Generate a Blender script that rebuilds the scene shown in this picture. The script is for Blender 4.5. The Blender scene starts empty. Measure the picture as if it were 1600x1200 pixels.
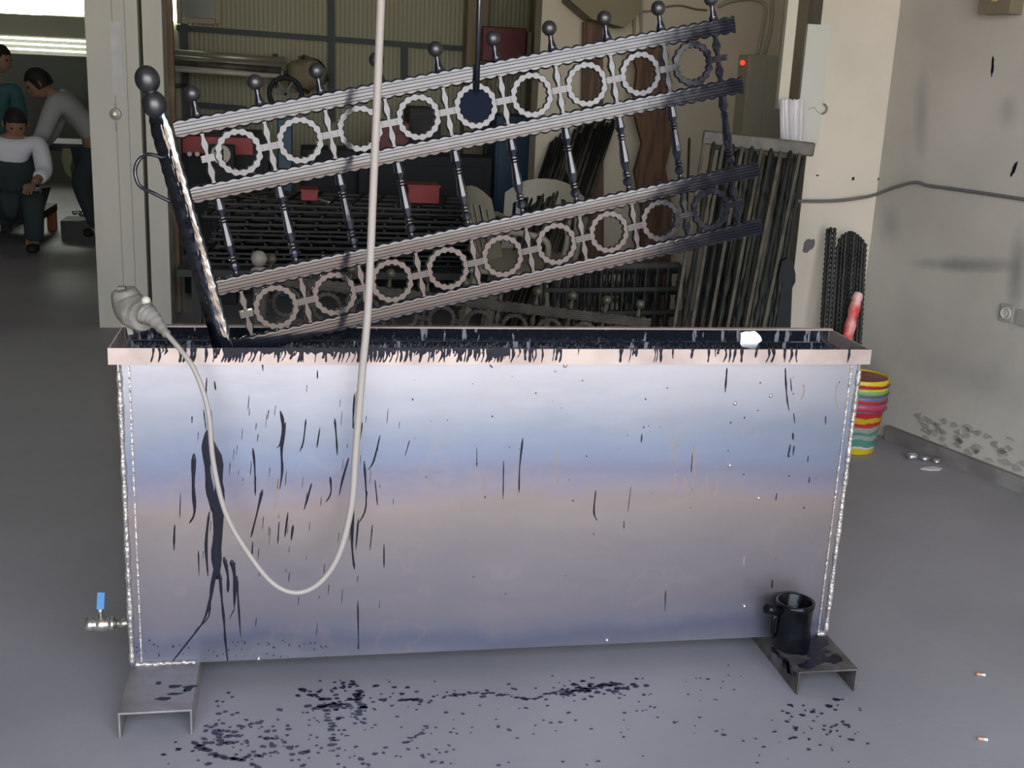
import bpy, math, random
from mathutils import Vector, Matrix
random.seed(7)
S = bpy.context.scene
COL = S.collection
PI = math.pi
# ---------------------------------------------------------------- camera
F, PITCH, ROLL, YAW = 1817.575, 0.265273, 0.046324, 0.18785
CAM = Vector((0.402288, -2.647674, 1.500175))
_f = Vector((math.sin(YAW)*math.cos(PITCH), math.cos(YAW)*math.cos(PITCH), -math.sin(PITCH)))
_r = Vector((math.cos(YAW), -math.sin(YAW), 0)); _u = _r.cross(_f)
RT = math.cos(ROLL)*_r + math.sin(ROLL)*_u; UP = -math.sin(ROLL)*_r + math.cos(ROLL)*_u
cd = bpy.data.cameras.new('camera'); cam = bpy.data.objects.new('camera', cd); COL.objects.link(cam)
M = Matrix((RT, UP, -_f)).transposed().to_4x4(); M.translation = CAM; cam.matrix_world = M
cd.sensor_width = 36; cd.lens = F*36/1600; cd.clip_start = .05; cd.clip_end = 200
S.camera = cam
# ---------------------------------------------------------------- world, sun, exposure
S.view_settings.view_transform = 'Standard'; S.view_settings.look = 'None'
S.view_settings.gamma = 1; S.view_settings.use_curve_mapping = False
S.view_settings.exposure = 0.62
W = bpy.data.worlds.new('world'); S.world = W; W.use_nodes = True
nt = W.node_tree; nt.nodes.clear()
wo = nt.nodes.new('ShaderNodeOutputWorld'); bg = nt.nodes.new('ShaderNodeBackground')
tc = nt.nodes.new('ShaderNodeTexCoord'); sx = nt.nodes.new('ShaderNodeSeparateXYZ'); rp = nt.nodes.new('ShaderNodeValToRGB')
nt.links.new(tc.outputs['Generated'], sx.inputs[0]); nt.links.new(sx.outputs['Z'], rp.inputs[0])
rp.color_ramp.elements[0].position = 0.0; rp.color_ramp.elements[0].color = (1.0, .97, .95, 1)
rp.color_ramp.elements[1].position = 0.6; rp.color_ramp.elements[1].color = (.62, .74, 1.0, 1)
nt.links.new(rp.outputs[0], bg.inputs[0]); bg.inputs[1].default_value = 4.2
nt.links.new(bg.outputs[0], wo.inputs[0])
sl = bpy.data.lights.new('sun', 'SUN'); sl.energy = 3.2; sl.angle = .01; sl.color = (1, .93, .82)
so = bpy.data.objects.new('sun', sl); COL.objects.link(so); so.rotation_euler = (math.radians(-18), math.radians(-22), 0)
so.location = (0, -8, 8)
pl = bpy.data.lights.new('door_daylight', 'AREA'); pl.shape = 'RECTANGLE'; pl.size = 4.8; pl.size_y = 3.2; pl.energy = 1
pl.cycles.is_portal = True
po = bpy.data.objects.new('door_daylight', pl); COL.objects.link(po); po.location = (.85, -3.45, 1.6); po.rotation_euler = (PI/2, 0, 0)

# ---------------------------------------------------------------- helpers
def ray(px, py): return _f + RT*((px-800)/F) - UP*((py-600)/F)
def at(px, py, Y):
    d = ray(px, py); return CAM + d*((Y-CAM.y)/d.y)
def fl(px, py, z=0.0):
    d = ray(px, py); return CAM + d*((z-CAM.z)/d.z)
WA = Vector((2.97, 1.81, 0)); WD = Vector((-.298, .954, 0)).normalized(); WN = Vector((-WD.y, WD.x, 0))   # right wall
def onwall(px, py, off=0.0):
    d = ray(px, py); A = WA + WN*off
    return CAM + d*(((A-CAM).dot(WN))/d.dot(WN))
def node(nt, t, **k):
    n = nt.nodes.new(t)
    for a, b in k.items(): setattr(n, a, b)
    return n
def mat(name, col, rough=.5, metal=0, col2=None, scale=5, lo=.4, hi=.6, bump=0, bscale=None, ior=None, stretch=(1,1,1), detail=4, emit=None, coat=0, rough2=None, spec=None, alpha=None):
    m = bpy.data.materials.new(name); m.use_nodes = True; nt = m.node_tree
    b = nt.nodes['Principled BSDF']; b.inputs['Base Color'].default_value = (*col, 1)
    b.inputs['Roughness'].default_value = rough; b.inputs['Metallic'].default_value = metal
    if ior: b.inputs['IOR'].default_value = ior
    if spec is not None: b.inputs['Specular IOR Level'].default_value = spec
    if coat: b.inputs['Coat Weight'].default_value = coat; b.inputs['Coat Roughness'].default_value = .05
    if emit: b.inputs['Emission Color'].default_value = (*col, 1); b.inputs['Emission Strength'].default_value = emit
    if col2 or bump or rough2 is not None:
        t = node(nt, 'ShaderNodeTexCoord'); mp = node(nt, 'ShaderNodeMapping'); nt.links.new(t.outputs['Object'], mp.inputs[0])
        mp.inputs['Scale'].default_value = stretch
        no = node(nt, 'ShaderNodeTexNoise'); no.inputs['Scale'].default_value = scale; no.inputs['Detail'].default_value = detail
        nt.links.new(mp.outputs[0], no.inputs['Vector'])
        if col2:
            r = node(nt, 'ShaderNodeValToRGB'); r.color_ramp.elements[0].position = lo; r.color_ramp.elements[1].position = hi
            r.color_ramp.elements[0].color = (*col, 1); r.color_ramp.elements[1].color = (*col2, 1)
            nt.links.new(no.outputs[0], r.inputs[0]); nt.links.new(r.outputs[0], b.inputs['Base Color'])
        if rough2 is not None:
            mr = node(nt, 'ShaderNodeMapRange'); mr.inputs[1].default_value = lo; mr.inputs[2].default_value = hi
            mr.inputs[3].default_value = rough; mr.inputs[4].default_value = rough2
            nt.links.new(no.outputs[0], mr.inputs[0]); nt.links.new(mr.outputs[0], b.inputs['Roughness'])
        if bump:
            nb = node(nt, 'ShaderNodeTexNoise'); nb.inputs['Scale'].default_value = bscale or scale*4; nb.inputs['Detail'].default_value = 3
            nt.links.new(mp.outputs[0], nb.inputs['Vector'])
            bp = node(nt, 'ShaderNodeBump'); bp.inputs['Strength'].default_value = bump; bp.inputs['Distance'].default_value = .01
            nt.links.new(nb.outputs[0], bp.inputs['Height']); nt.links.new(bp.outputs[0], b.inputs['Normal'])
    return m
class MB:
    def __init__(s): s.v = []; s.f = []; s.sm = []
    def add(s, vs, fs, smooth=False):
        o = len(s.v); s.v += [Vector(v) for v in vs]; s.f += [[i+o for i in f] for f in fs]; s.sm += [smooth]*len(fs); return s
    def box(s, c, d, R=None):
        c = Vector(c); R = R or Matrix.Identity(3); vs = []
        for x in (-.5, .5):
            for y in (-.5, .5):
                for z in (-.5, .5): vs.append(c + R @ Vector((x*d[0], y*d[1], z*d[2])))
        return s.add(vs, [(0,1,3,2),(4,6,7,5),(0,4,5,1),(2,3,7,6),(0,2,6,4),(1,5,7,3)])
    def bar(s, a, b, w, h, up=(0,0,1)):
        a = Vector(a); b = Vector(b); z = (b-a); L = z.length; z.normalize(); x = Vector(up).cross(z)
        if x.length < 1e-4: x = Vector((1,0,0))
        x.normalize(); y = z.cross(x); return s.box((a+b)/2, (w, h, L), Matrix((x, y, z)).transposed())
    def tube(s, pts, r, n=10, cap=True, closed=False):
        pts = [Vector(p) for p in pts]; N = len(pts); rs = r if isinstance(r, (list, tuple)) else [r]*N
        vs = []; prev = None
        for i, p in enumerate(pts):
            t = (pts[(i+1) % N] - pts[i-1]) if closed else (pts[min(i+1, N-1)] - pts[max(i-1, 0)])
            t.normalize()
            if prev is None: a = Vector((0,0,1)) if abs(t.z) < .9 else Vector((1,0,0)); x = t.cross(a).normalized()
            else: x = (prev - t*prev.dot(t)).normalized()
            prev = x; y = t.cross(x)
            for k in range(n): q = 2*PI*k/n; vs.append(p + (x*math.cos(q)+y*math.sin(q))*rs[i])
        fs = []
        for i in range(N if closed else N-1):
            j = (i+1) % N
            for k in range(n): fs.append((i*n+k, i*n+(k+1) % n, j*n+(k+1) % n, j*n+k))
        s.add(vs, fs, True)
        if cap and not closed:
            s.add(vs[:n], [list(range(n))[::-1]]); s.add(vs[-n:], [list(range(n))])
        return s
    def lathe(s, prof, o=(0,0,0), ax=(0,0,1), n=14, cap=True, smooth=True):
        z = Vector(ax).normalized(); a = Vector((1,0,0)) if abs(z.x) < .9 else Vector((0,1,0)); y = z.cross(a).normalized(); x = y.cross(z)
        o = Vector(o); vs = []
        for r, h in prof:
            for k in range(n): q = 2*PI*(k+.5)/n; vs.append(o + z*h + (x*math.cos(q)+y*math.sin(q))*r)
        fs = [(i*n+k, i*n+(k+1) % n, (i+1)*n+(k+1) % n, (i+1)*n+k) for i in range(len(prof)-1) for k in range(n)]
        s.add(vs, fs, smooth)
        if cap: s.add(vs[:n], [list(range(n))[::-1]]); s.add(vs[-n:], [list(range(n))])
        return s
    def ball(s, c, r, n=16, sc=(1,1,1)):
        m = n//2; vs = []; c = Vector(c)
        for i in range(m+1):
            a = PI*i/m
            for k in range(n):
                q = 2*PI*k/n; vs.append(c + Vector((math.sin(a)*math.cos(q)*sc[0], math.sin(a)*math.sin(q)*sc[1], -math.cos(a)*sc[2]))*max(r, 1e-6))
        return s.add(vs, [(i*n+k, i*n+(k+1) % n, (i+1)*n+(k+1) % n, (i+1)*n+k) for i in range(m) for k in range(n)], True)
    def prism(s, out, d0, d1, fn):
        n = len(out); vs = [fn(a, b, d0) for a, b in out] + [fn(a, b, d1) for a, b in out]
        return s.add(vs, [list(range(n)), list(range(n, 2*n))[::-1]] + [(k, n+k, n+(k+1) % n, (k+1) % n) for k in range(n)])
    def obj(s, name, m, parent=None, weld=False, bevel=0, loc=None):
        me = bpy.data.meshes.new(name); vs = s.v
        if loc is not None: vs = [v - Vector(loc) for v in vs]
        me.from_pydata([tuple(v) for v in vs], [], s.f); me.materials.append(m)
        me.polygons.foreach_set('use_smooth', s.sm)
        import bmesh
        b = bmesh.new(); b.from_mesh(me); bmesh.ops.remove_doubles(b, verts=b.verts, dist=1e-6)
        bmesh.ops.recalc_face_normals(b, faces=b.faces); b.to_mesh(me); b.free()
        o = bpy.data.objects.new(name, me); COL.objects.link(o)
        if loc is not None: o.location = loc
        if parent: o.parent = parent
        if bevel:
            bv = o.modifiers.new('bevel', 'BEVEL'); bv.width = bevel; bv.segments = 2; bv.limit_method = 'ANGLE'
        return o
def tag(o, label=None, cat=None, group=None, kind=None):
    if label: o['label'] = label
    if cat: o['category'] = cat
    if group: o['group'] = group
    if kind: o['kind'] = kind
    return o
def thing(name, label, cat, loc=(0,0,0), group=None):
    o = bpy.data.objects.new(name, None); COL.objects.link(o); o.location = loc; o.empty_display_size = .05
    return tag(o, label, cat, group)
def struct(o): o['kind'] = 'structure'; return o
def sm_path(pts, k=6):
    pts = [Vector(p) for p in pts]; out = []
    for i in range(len(pts)-1):
        p0 = pts[max(i-1, 0)]; p1 = pts[i]; p2 = pts[i+1]; p3 = pts[min(i+2, len(pts)-1)]
        for j in range(k):
            t = j/k; out.append(.5*((2*p1)+(p2-p0)*t+(2*p0-5*p1+4*p2-p3)*t*t+(3*p1-p0-3*p2+p3)*t**3))
    return out + [pts[-1]]

# ---------------------------------------------------------------- materials
m_floor = mat('worn_grey_concrete', (.27,.262,.27), .5, col2=(.36,.348,.355), scale=1.3, lo=.3, hi=.7, bump=.08, bscale=30, detail=8, rough2=.6)
m_ground = mat('sunlit_tan_yard', (.58,.40,.26), .9, col2=(.66,.47,.32), scale=.5)
m_plaster = mat('smoked_white_plaster', (.40,.385,.33), .85, col2=(.55,.53,.46), scale=1.7, lo=.3, hi=.68, bump=.25, bscale=14, detail=9)
m_pillar = mat('cream_painted_concrete', (.56,.52,.42), .8, col2=(.66,.61,.50), scale=2.2, lo=.3, hi=.6, bump=.06, bscale=12, detail=6)
m_beige = mat('beige_painted_wall', (.62,.565,.42), .85, col2=(.68,.62,.47), scale=1.2, bump=.05)
m_lpillar = mat('chalky_grey_boards', (.58,.575,.49), .75, col2=(.66,.65,.55), scale=3, stretch=(1,1,.4), lo=.3, hi=.7, bump=.08)
m_ceil = mat('dim_grey_ceiling', (.42,.42,.40), .9)
m_darkwall = mat('dark_workshop_wall', (.16,.17,.15), .9, col2=(.22,.22,.19), scale=1)
m_olive = mat('olive_grey_corbel', (.26,.235,.14), .85)
m_wet = mat('wet_black_enamel', (.010,.011,.018), .10, bump=.03, bscale=16, ior=1.75, scale=30, rough2=.16)
m_wet2 = mat('wet_black_enamel_pooled', (.006,.008,.014), .05, bump=.8, bscale=11, ior=2.4, scale=20, stretch=(3,3,.8))
m_satin = mat('satin_black_ball', (.012,.013,.016), .38, ior=1.9)
m_liquid = mat('black_paint_liquid', (.004,.007,.012), .04, ior=1.6)
m_tar = mat('thick_tar_black', (.004,.005,.007), .22, ior=1.33, bump=.3, bscale=30, scale=10)
m_dry = mat('dried_black_paint', (.008,.009,.018), .45, ior=1.33)
m_dusty = mat('dusty_grey_black_iron', (.055,.05,.036), .55, col2=(.10,.09,.065), scale=14, ior=1.6)
m_darkiron = mat('dark_green_black_iron', (.012,.016,.013), .5, ior=1.45, col2=(.024,.028,.022), scale=8)
m_primer = mat('pale_dusty_newel', (.30,.28,.25), .5, ior=1.6)
m_cable = mat('beige_cable_sheath', (.38,.35,.31), .5, bump=.05)
m_plugm = mat('grimy_grey_rubber', (.17,.165,.13), .5, col2=(.29,.28,.25), scale=18, bump=.1)
m_chan = mat('channel_steel', (.20,.19,.19), .5, .55, col2=(.32,.30,.29), scale=9, bump=.1)
m_weld = mat('weld_bead_metal', (.42,.40,.38), .38, .7, col2=(.6,.56,.5), scale=40, bump=.6, bscale=90)
m_brass = mat('nickel_valve', (.75,.70,.62), .25, .9)
m_blue = mat('blue_lever', (.10,.28,.55), .4)
m_black = mat('plain_black', (.008,.012,.013), .7)
m_wood = mat('red_brown_timber', (.085,.045,.022), .6, col2=(.17,.09,.045), scale=6, stretch=(6,6,.6))
m_rust = mat('rusty_brown_post', (.20,.12,.07), .7, col2=(.30,.24,.16), scale=3)
m_red = mat('red_paint', (.34,.03,.03), .5); m_dred = mat('dark_red_paint', (.17,.03,.03), .5)
m_bluec = mat('petrol_blue_paint', (.02,.07,.12), .5); m_white = mat('off_white_plastic', (.44,.42,.31), .4)
m_pipe = mat('galvanised_pipe', (.40,.38,.30), .4, .5); m_pale = mat('pale_pipe', (.62,.58,.48), .4)
m_elec = mat('grey_enclosure', (.44,.43,.33), .5); m_paper = mat('creased_white_plastic_sheet', (.74,.73,.72), .5, col2=(.55,.54,.55), scale=12, stretch=(4,4,.3), bump=.4)
m_glow = mat('daylit_window', (.92,1.0,.85), emit=9.0)
m_glow2 = mat('daylit_louvre', (.95,.97,.85), emit=3.5)
m_skin = mat('skin', (.34,.19,.12), .55); m_hair = mat('dark_hair', (.012,.01,.009), .7)
m_shirt = mat('grey_white_shirt', (.42,.44,.42), .85); m_shirt2 = mat('bright_white_shirt', (.85,.88,.92), .8); m_overall = mat('dark_green_trousers', (.03,.045,.045), .9)
m_bshirt = mat('blue_green_shirt', (.05,.14,.15), .9)
m_foil = mat('crumpled_foil', (.75,.75,.76), .22, .9, bump=.8, bscale=30)
m_skirt = mat('dark_damp_skirting', (.17,.16,.145), .8, col2=(.25,.24,.22), scale=6)
m_butt = mat('orange_cigarette_filter', (.75,.38,.18), .7); m_butt2 = mat('white_cigarette_paper', (.8,.78,.75), .7)
m_redwrap = mat('red_and_white_wrapper', (.80,.07,.07), .35, col2=(.88,.62,.56), scale=16, lo=.46, hi=.66, stretch=(1,1,.5), bump=.3)
m_table = mat('dark_bench', (.05,.055,.05), .7); m_orange = mat('orange_wood_leg', (.40,.16,.05), .7)
def add_smears(m, L):
    nt = m.node_tree; b = nt.nodes['Principled BSDF']; src = b.inputs['Base Color'].links[0].from_socket
    t = node(nt, 'ShaderNodeTexCoord'); no = node(nt, 'ShaderNodeTexNoise'); no.inputs['Scale'].default_value = 9; no.inputs['Detail'].default_value = 5; nt.links.new(t.outputs['Object'], no.inputs[0])
    for (p, w, h, a, st) in L:
        sb = node(nt, 'ShaderNodeVectorMath', operation='SUBTRACT'); nt.links.new(t.outputs['Object'], sb.inputs[0]); sb.inputs[1].default_value = p
        mp = node(nt, 'ShaderNodeMapping'); mp.vector_type = 'TEXTURE'; nt.links.new(sb.outputs[0], mp.inputs[0])
        mp.inputs['Rotation'].default_value = (0, a, math.atan2(WD.y, WD.x)); mp.inputs['Scale'].default_value = (w, .5, h)
        ln = node(nt, 'ShaderNodeVectorMath', operation='LENGTH'); nt.links.new(mp.outputs[0], ln.inputs[0])
        ad = node(nt, 'ShaderNodeMath', operation='MULTIPLY_ADD'); nt.links.new(no.outputs[0], ad.inputs[0]); ad.inputs[1].default_value = .9; nt.links.new(ln.outputs['Value'], ad.inputs[2])
        mr = node(nt, 'ShaderNodeMapRange'); mr.inputs[1].default_value = .6; mr.inputs[2].default_value = 1.5; mr.inputs[3].default_value = st; mr.inputs[4].default_value = 0; nt.links.new(ad.outputs[0], mr.inputs[0])
        mx = node(nt, 'ShaderNodeMix', data_type='RGBA'); nt.links.new(mr.outputs[0], mx.inputs[0]); nt.links.new(src, mx.inputs[6]); mx.inputs[7].default_value = (.16,.165,.17,1); src = mx.outputs[2]
    nt.links.new(src, b.inputs['Base Color'])
add_smears(m_plaster, [(onwall(1530,412), .30, .035, .12, .5), (onwall(1588,425), .05, .20, .1, .6), (onwall(1440,180), .05, .20, .12, .4), (onwall(1575,175), .06, .08, 0, .45), (onwall(1390,350), .08, .10, 0, .4), (onwall(1480,415), .25, .03, .1, .5), (onwall(1520,590), .5, .10, 0, .25)])
# corrugated sheet wall
def corr():
    m = mat('ribbed_olive_sheet', (.33,.33,.23), .55); nt = m.node_tree; b = nt.nodes['Principled BSDF']
    t = node(nt, 'ShaderNodeTexCoord'); w = node(nt, 'ShaderNodeTexWave'); w.bands_direction = 'X'; w.inputs['Scale'].default_value = 9; w.inputs['Distortion'].default_value = .1
    nt.links.new(t.outputs['Object'], w.inputs[0]); r = node(nt, 'ShaderNodeValToRGB'); r.color_ramp.elements[0].color = (.33,.32,.20,1); r.color_ramp.elements[1].color = (.47,.45,.30,1)
    nt.links.new(w.outputs['Fac'], r.inputs[0]); nt.links.new(r.outputs[0], b.inputs['Base Color'])
    bp = node(nt, 'ShaderNodeBump'); bp.inputs['Strength'].default_value = .6; bp.inputs['Distance'].default_value = .01
    nt.links.new(w.outputs['Fac'], bp.inputs['Height']); nt.links.new(bp.outputs[0], b.inputs['Normal']); return m
m_corr = corr()
def tankmat():
    m = bpy.data.materials.new('heat_tint_and_sheen_steel'); m.use_nodes = True; nt = m.node_tree; b = nt.nodes['Principled BSDF']; L = nt.links.new
    t = node(nt, 'ShaderNodeTexCoord'); sp = node(nt, 'ShaderNodeSeparateXYZ'); L(t.outputs['Object'], sp.inputs[0])
    mp = node(nt, 'ShaderNodeMapping'); mp.inputs['Scale'].default_value = (.8, 1, 1.6); L(t.outputs['Object'], mp.inputs[0])
    n1 = node(nt, 'ShaderNodeTexNoise'); n1.inputs['Scale'].default_value = 2.2; n1.inputs['Detail'].default_value = 4; n1.inputs['Distortion'].default_value = .4; L(mp.outputs[0], n1.inputs[0])
    mp2 = node(nt, 'ShaderNodeMapping'); mp2.inputs['Scale'].default_value = (14, 1, 1.2); L(t.outputs['Object'], mp2.inputs[0])
    n2 = node(nt, 'ShaderNodeTexNoise'); n2.inputs['Scale'].default_value = 1.5; n2.inputs['Detail'].default_value = 3; L(mp2.outputs[0], n2.inputs[0])
    def ma(op, a, c):
        q = node(nt, 'ShaderNodeMath', operation=op)
        for i, v in enumerate((a, c)):
            if isinstance(v, (int, float)): q.inputs[i].default_value = v
            else: L(v, q.inputs[i])
        return q.outputs[0]
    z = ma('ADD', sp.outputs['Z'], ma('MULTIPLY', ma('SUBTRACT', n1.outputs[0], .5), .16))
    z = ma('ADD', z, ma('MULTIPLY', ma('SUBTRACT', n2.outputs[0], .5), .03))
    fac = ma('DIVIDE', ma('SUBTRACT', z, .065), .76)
    r = node(nt, 'ShaderNodeValToRGB'); cr = r.color_ramp  # heat tint bands, with the reflection's pale top and dim bottom painted in
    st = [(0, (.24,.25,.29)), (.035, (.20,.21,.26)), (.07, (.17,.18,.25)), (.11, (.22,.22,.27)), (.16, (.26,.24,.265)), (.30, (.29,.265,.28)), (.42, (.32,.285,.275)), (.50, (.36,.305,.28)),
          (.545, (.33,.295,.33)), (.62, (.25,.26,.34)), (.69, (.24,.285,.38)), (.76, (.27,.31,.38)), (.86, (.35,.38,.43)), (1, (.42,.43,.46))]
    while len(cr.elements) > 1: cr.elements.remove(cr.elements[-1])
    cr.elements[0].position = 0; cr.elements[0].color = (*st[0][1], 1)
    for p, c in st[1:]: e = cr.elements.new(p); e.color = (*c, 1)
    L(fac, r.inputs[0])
    # faint oily rings and blotches
    n3 = node(nt, 'ShaderNodeTexNoise'); n3.inputs['Scale'].default_value = 5; n3.inputs['Detail'].default_value = 3; L(t.outputs['Object'], n3.inputs[0])
    r3 = node(nt, 'ShaderNodeValToRGB'); e = r3.color_ramp.elements; e[0].position = .585; e[0].color = (0,0,0,1); e[1].position = .64; e[1].color = (0,0,0,1)
    e2 = r3.color_ramp.elements.new(.61); e2.color = (1,1,1,1); L(n3.outputs[0], r3.inputs[0])
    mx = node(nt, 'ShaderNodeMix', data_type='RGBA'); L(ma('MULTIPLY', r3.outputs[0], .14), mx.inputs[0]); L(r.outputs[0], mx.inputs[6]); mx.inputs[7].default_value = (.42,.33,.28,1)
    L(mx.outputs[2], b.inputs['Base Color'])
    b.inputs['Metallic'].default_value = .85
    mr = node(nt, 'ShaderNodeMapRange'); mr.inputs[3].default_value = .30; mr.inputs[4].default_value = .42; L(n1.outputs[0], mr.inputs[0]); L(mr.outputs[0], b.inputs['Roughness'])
    n4 = node(nt, 'ShaderNodeTexNoise'); n4.inputs['Scale'].default_value = 3; n4.inputs['Detail'].default_value = 6; L(mp.outputs[0], n4.inputs[0])
    bp = node(nt, 'ShaderNodeBump'); bp.inputs['Strength'].default_value = .10; bp.inputs['Distance'].default_value = .02; L(n4.outputs[0], bp.inputs['Height']); L(bp.outputs[0], b.inputs['Normal'])
    return m
m_tank = tankmat()
m_rim = mat('warm_steel_rim', (.42,.345,.31), .42, .5, col2=(.54,.46,.41), scale=7, bump=.05)

# ---------------------------------------------------------------- setting
def xy_prism(name, pts, z0, z1, m):
    b = MB(); b.prism([(p[0], p[1]) for p in pts], z0, z1, lambda a, c, d: Vector((a, c, d))); return struct(b.obj(name, m))
xy_prism('floor', [(-7,-3.6),(5.2,-3.6),(5.2,11.6),(-7,11.6)], -.1, 0, m_floor)
g = MB(); g.box((0,-14.6,-.12), (60,22,.1)); struct(g.obj('ground_outside', m_ground))
xy_prism('ceiling', [(-7,-3.6),(5.2,-3.6),(5.2,11.6),(-7,11.6)], 3.7, 3.8, m_ceil)
def wp(t, off=0): p = WA + WD*t + WN*off; return (p.x, p.y)
xy_prism('wall_right', [wp(.30), wp(-5.7), (wp(-5.7)[0]+.3, wp(-5.7)[1]+.1), (wp(.30)[0]+.3, wp(.30)[1]+.1)], 0, 3.7, m_plaster)
PXL = at(1243, 400, 2.1).x; PXR = at(1360, 300, 2.1).x
xy_prism('pillar_right', [(PXL,2.1),(3.3,2.1),(3.55,2.7),(PXL+.2,2.7)], 0, 3.7, m_pillar)
xy_prism('wall_right_rear', [(3.4,2.6),(3.6,2.6),(3.6,4.75),(3.4,4.75)], 0, 3.7, m_beige)
YB = 4.6
XB = at(838, 200, YB).x
xy_prism('wall_rear_right', [(XB,YB),(3.6,YB),(3.6,YB+.2),(XB,YB+.2)], 0, 3.7, m_beige)
xy_prism('wall_partition', [(XB+.02,YB+.2),(XB+.2,YB+.2),(XB+.9,7.0),(XB+.75,7.0)], 0, 3.7, m_olive)
XC = at(262, 60, 7).x
xy_prism('wall_back', [(XC-.3,7),(XB+1.0,7),(XB+1.0,7.12),(XC-.3,7.12)], 0, 3.7, m_corr)
xy_prism('wall_back_return', [(XC-.3,7.12),(XC-.18,7.12),(XC-.18,11.5),(XC-.3,11.5)], 0, 3.7, m_darkwall)
xy_prism('wall_far', [(-7,11.4),(XC-.18,11.4),(XC-.18,11.6),(-7,11.6)], 0, 3.7, m_darkwall)
xy_prism('wall_left', [(-7.15,-3.6),(-7,-3.6),(-7,11.6),(-7.15,11.6)], 0, 3.7, m_darkwall)
# front wall with the big door opening behind the camera
xy_prism('wall_front_left', [(-7,-3.6),(-1.55,-3.6),(-1.55,-3.45),(-7,-3.45)], 0, 3.7, m_plaster)
xy_prism('wall_front_right', [(3.25,-3.6),(5.2,-3.6),(5.2,-3.45),(3.25,-3.45)], 0, 3.7, m_darkwall)
xy_prism('wall_front_top', [(-1.55,-3.6),(3.25,-3.6),(3.25,-3.45),(-1.55,-3.45)], 3.25, 3.7, m_plaster)
# skirting along the right wall
b = MB(); p0 = WA+WD*.05; p1 = WA-WD*5.4
b.bar(p0+WN*.012+Vector((0,0,.03)), p1+WN*.012+Vector((0,0,.03)), .024, .06); struct(b.obj('baseboard_right', m_skirt))
# crumbling plaster above skirting (thin broken flakes)
b = MB()
for i in range(90):
    c = onwall(random.uniform(1430,1600), 0, .001); t = random.uniform(-1.15, -.10)
    base = WA+WD*t+WN*.002+Vector((0,0,random.uniform(.07,.20)*(1-abs(t+.55)*.6)))
    n = 9; o = [(math.cos(2*PI*k/n)*random.uniform(.005,.030), math.sin(2*PI*k/n)*random.uniform(.004,.016)) for k in range(n)]
    b.prism(o, -.001, .004, lambda a, c, d: base + WD*a + Vector((0,0,c)) + WN*d)
tag(b.obj('crumbled_plaster', mat('damp_grey_plaster', (.27,.26,.225), .9, col2=(.36,.35,.30), scale=20)), 'dark crumbling plaster patches low on the right wall above the floor', 'damaged plaster', kind='stuff')
# soot smears on right wall and pillar
def blob(mb, c, X, Yv, N, rx, ry, th=.0015, n=14, jag=.25, rot=0):
    cr, sr = math.cos(rot), math.sin(rot); out = []
    for k in range(n):
        q = 2*PI*k/n; j = 1+random.uniform(-jag, jag); a = math.cos(q)*rx*j; d = math.sin(q)*ry*j; out.append((a*cr-d*sr, a*sr+d*cr))
    mb.prism(out, 0, th, lambda a, d, e: c + X*a + Yv*d + N*e)
Z = Vector((0,0,1)); X1 = Vector((1,0,0)); Y1 = Vector((0,1,0))
b = MB()
for (px, py, rx, ry, ro) in [(1551,104,.006,.035,.1),(1585,263,.008,.03,-.3),(1372,280,.006,.006,0)]:
    blob(b, onwall(px, py, 0), -WD, Z, WN, rx, ry, rot=ro)
for (px, py, rx, ry) in [(1277,274,.006,.004),(1333,279,.007,.008),(1283,70,.008,.004)]:
    blob(b, at(px, py, 2.1), X1, Z, -Y1, rx, ry)
tag(b.obj('soot_marks', m_dry), 'small dark chips and holes in the right wall plaster', 'marks', kind='stuff')
m_smear = mat('grey_soot_smear', (.36,.36,.37), .9)
b = MB()
blob(b, at(1263, 384, 2.1), X1, Z, -Y1, .022, .035, jag=.2, rot=-.5)
blob(b, at(1263, 384, 2.1)-Y1*.0012, X1, Z, -Y1, .012, .02, jag=.3, rot=-.5)
tag(b.obj('soot_smear', mat('dark_soot', (.12,.12,.12), .9)), 'dark smudge on the cream pillar beside the leaning railings', 'smudge')

# left pillar with boards
YL = 3.99
p = [at(x, 300, YL).x for x in (143, 232, 238, 262)]
q = MB(); x0 = at(147,330,YL).x; x1 = at(226,330,YL).x
n = 3
struct(xy_prism('pillar_left', [(x0,YL),(x1,YL),(x1,YL+.3),(x0,YL+.3)], 0, 3.7, m_lpillar))
x2 = at(232,330,YL).x; x3 = at(262,330,YL).x
b = MB(); b.box(((x2+x3)/2, YL+.13, 1.85), (x3-x2, .22, 3.7)); struct(b.obj('trim_1', m_lpillar))
b = MB()
for px in (188, 207): xx = at(px, 330, YL).x; b.box((xx, YL-.001, 1.2), (.003, .002, 2.4))
struct(b.obj('trim_2', mat('board_joint', (.30,.30,.28), .9)))
b = MB(); a = at(171,34,YL); c = at(195,150,YL); b.box(((a.x+c.x)/2, YL-.004, (a.z+c.z)/2), (abs(c.x-a.x)*.95, .006, abs(a.z-c.z)))
tag(b.obj('pillar_patch', mat('pale_tape', (.70,.71,.68), .6, col2=(.58,.59,.56), scale=5)), 'pale taped strip high on the left pillar', 'tape strip')
t = thing('round_wall_fitting', 'round grey metal fitting hung on the left pillar above the floor', 'wall fitting', at(181,178,YL))
c = Vector((0,0,0))
MB().lathe([(.030,0),(.030,.012),(.024,.016),(.016,.012),(.016,.014)], c, (0,-1,0), n=20).obj('plate', mat('grey_zinc', (.42,.41,.38), .5, .5), t)
MB().lathe([(.008,.0),(.014,.006),(.014,.02),(.007,.02),(.007,.012)], c-Y1*.012, (0,-1,0), n=18).obj('ring', mat('pale_brass', (.85,.78,.60), .35, .4), t)
MB().bar((0,-.005,-.09), (0,-.005,-.03), .008, .006).bar((0,-.005,.03), (0,-.005,.055), .005, .005).obj('strap', m_chan, t)
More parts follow.
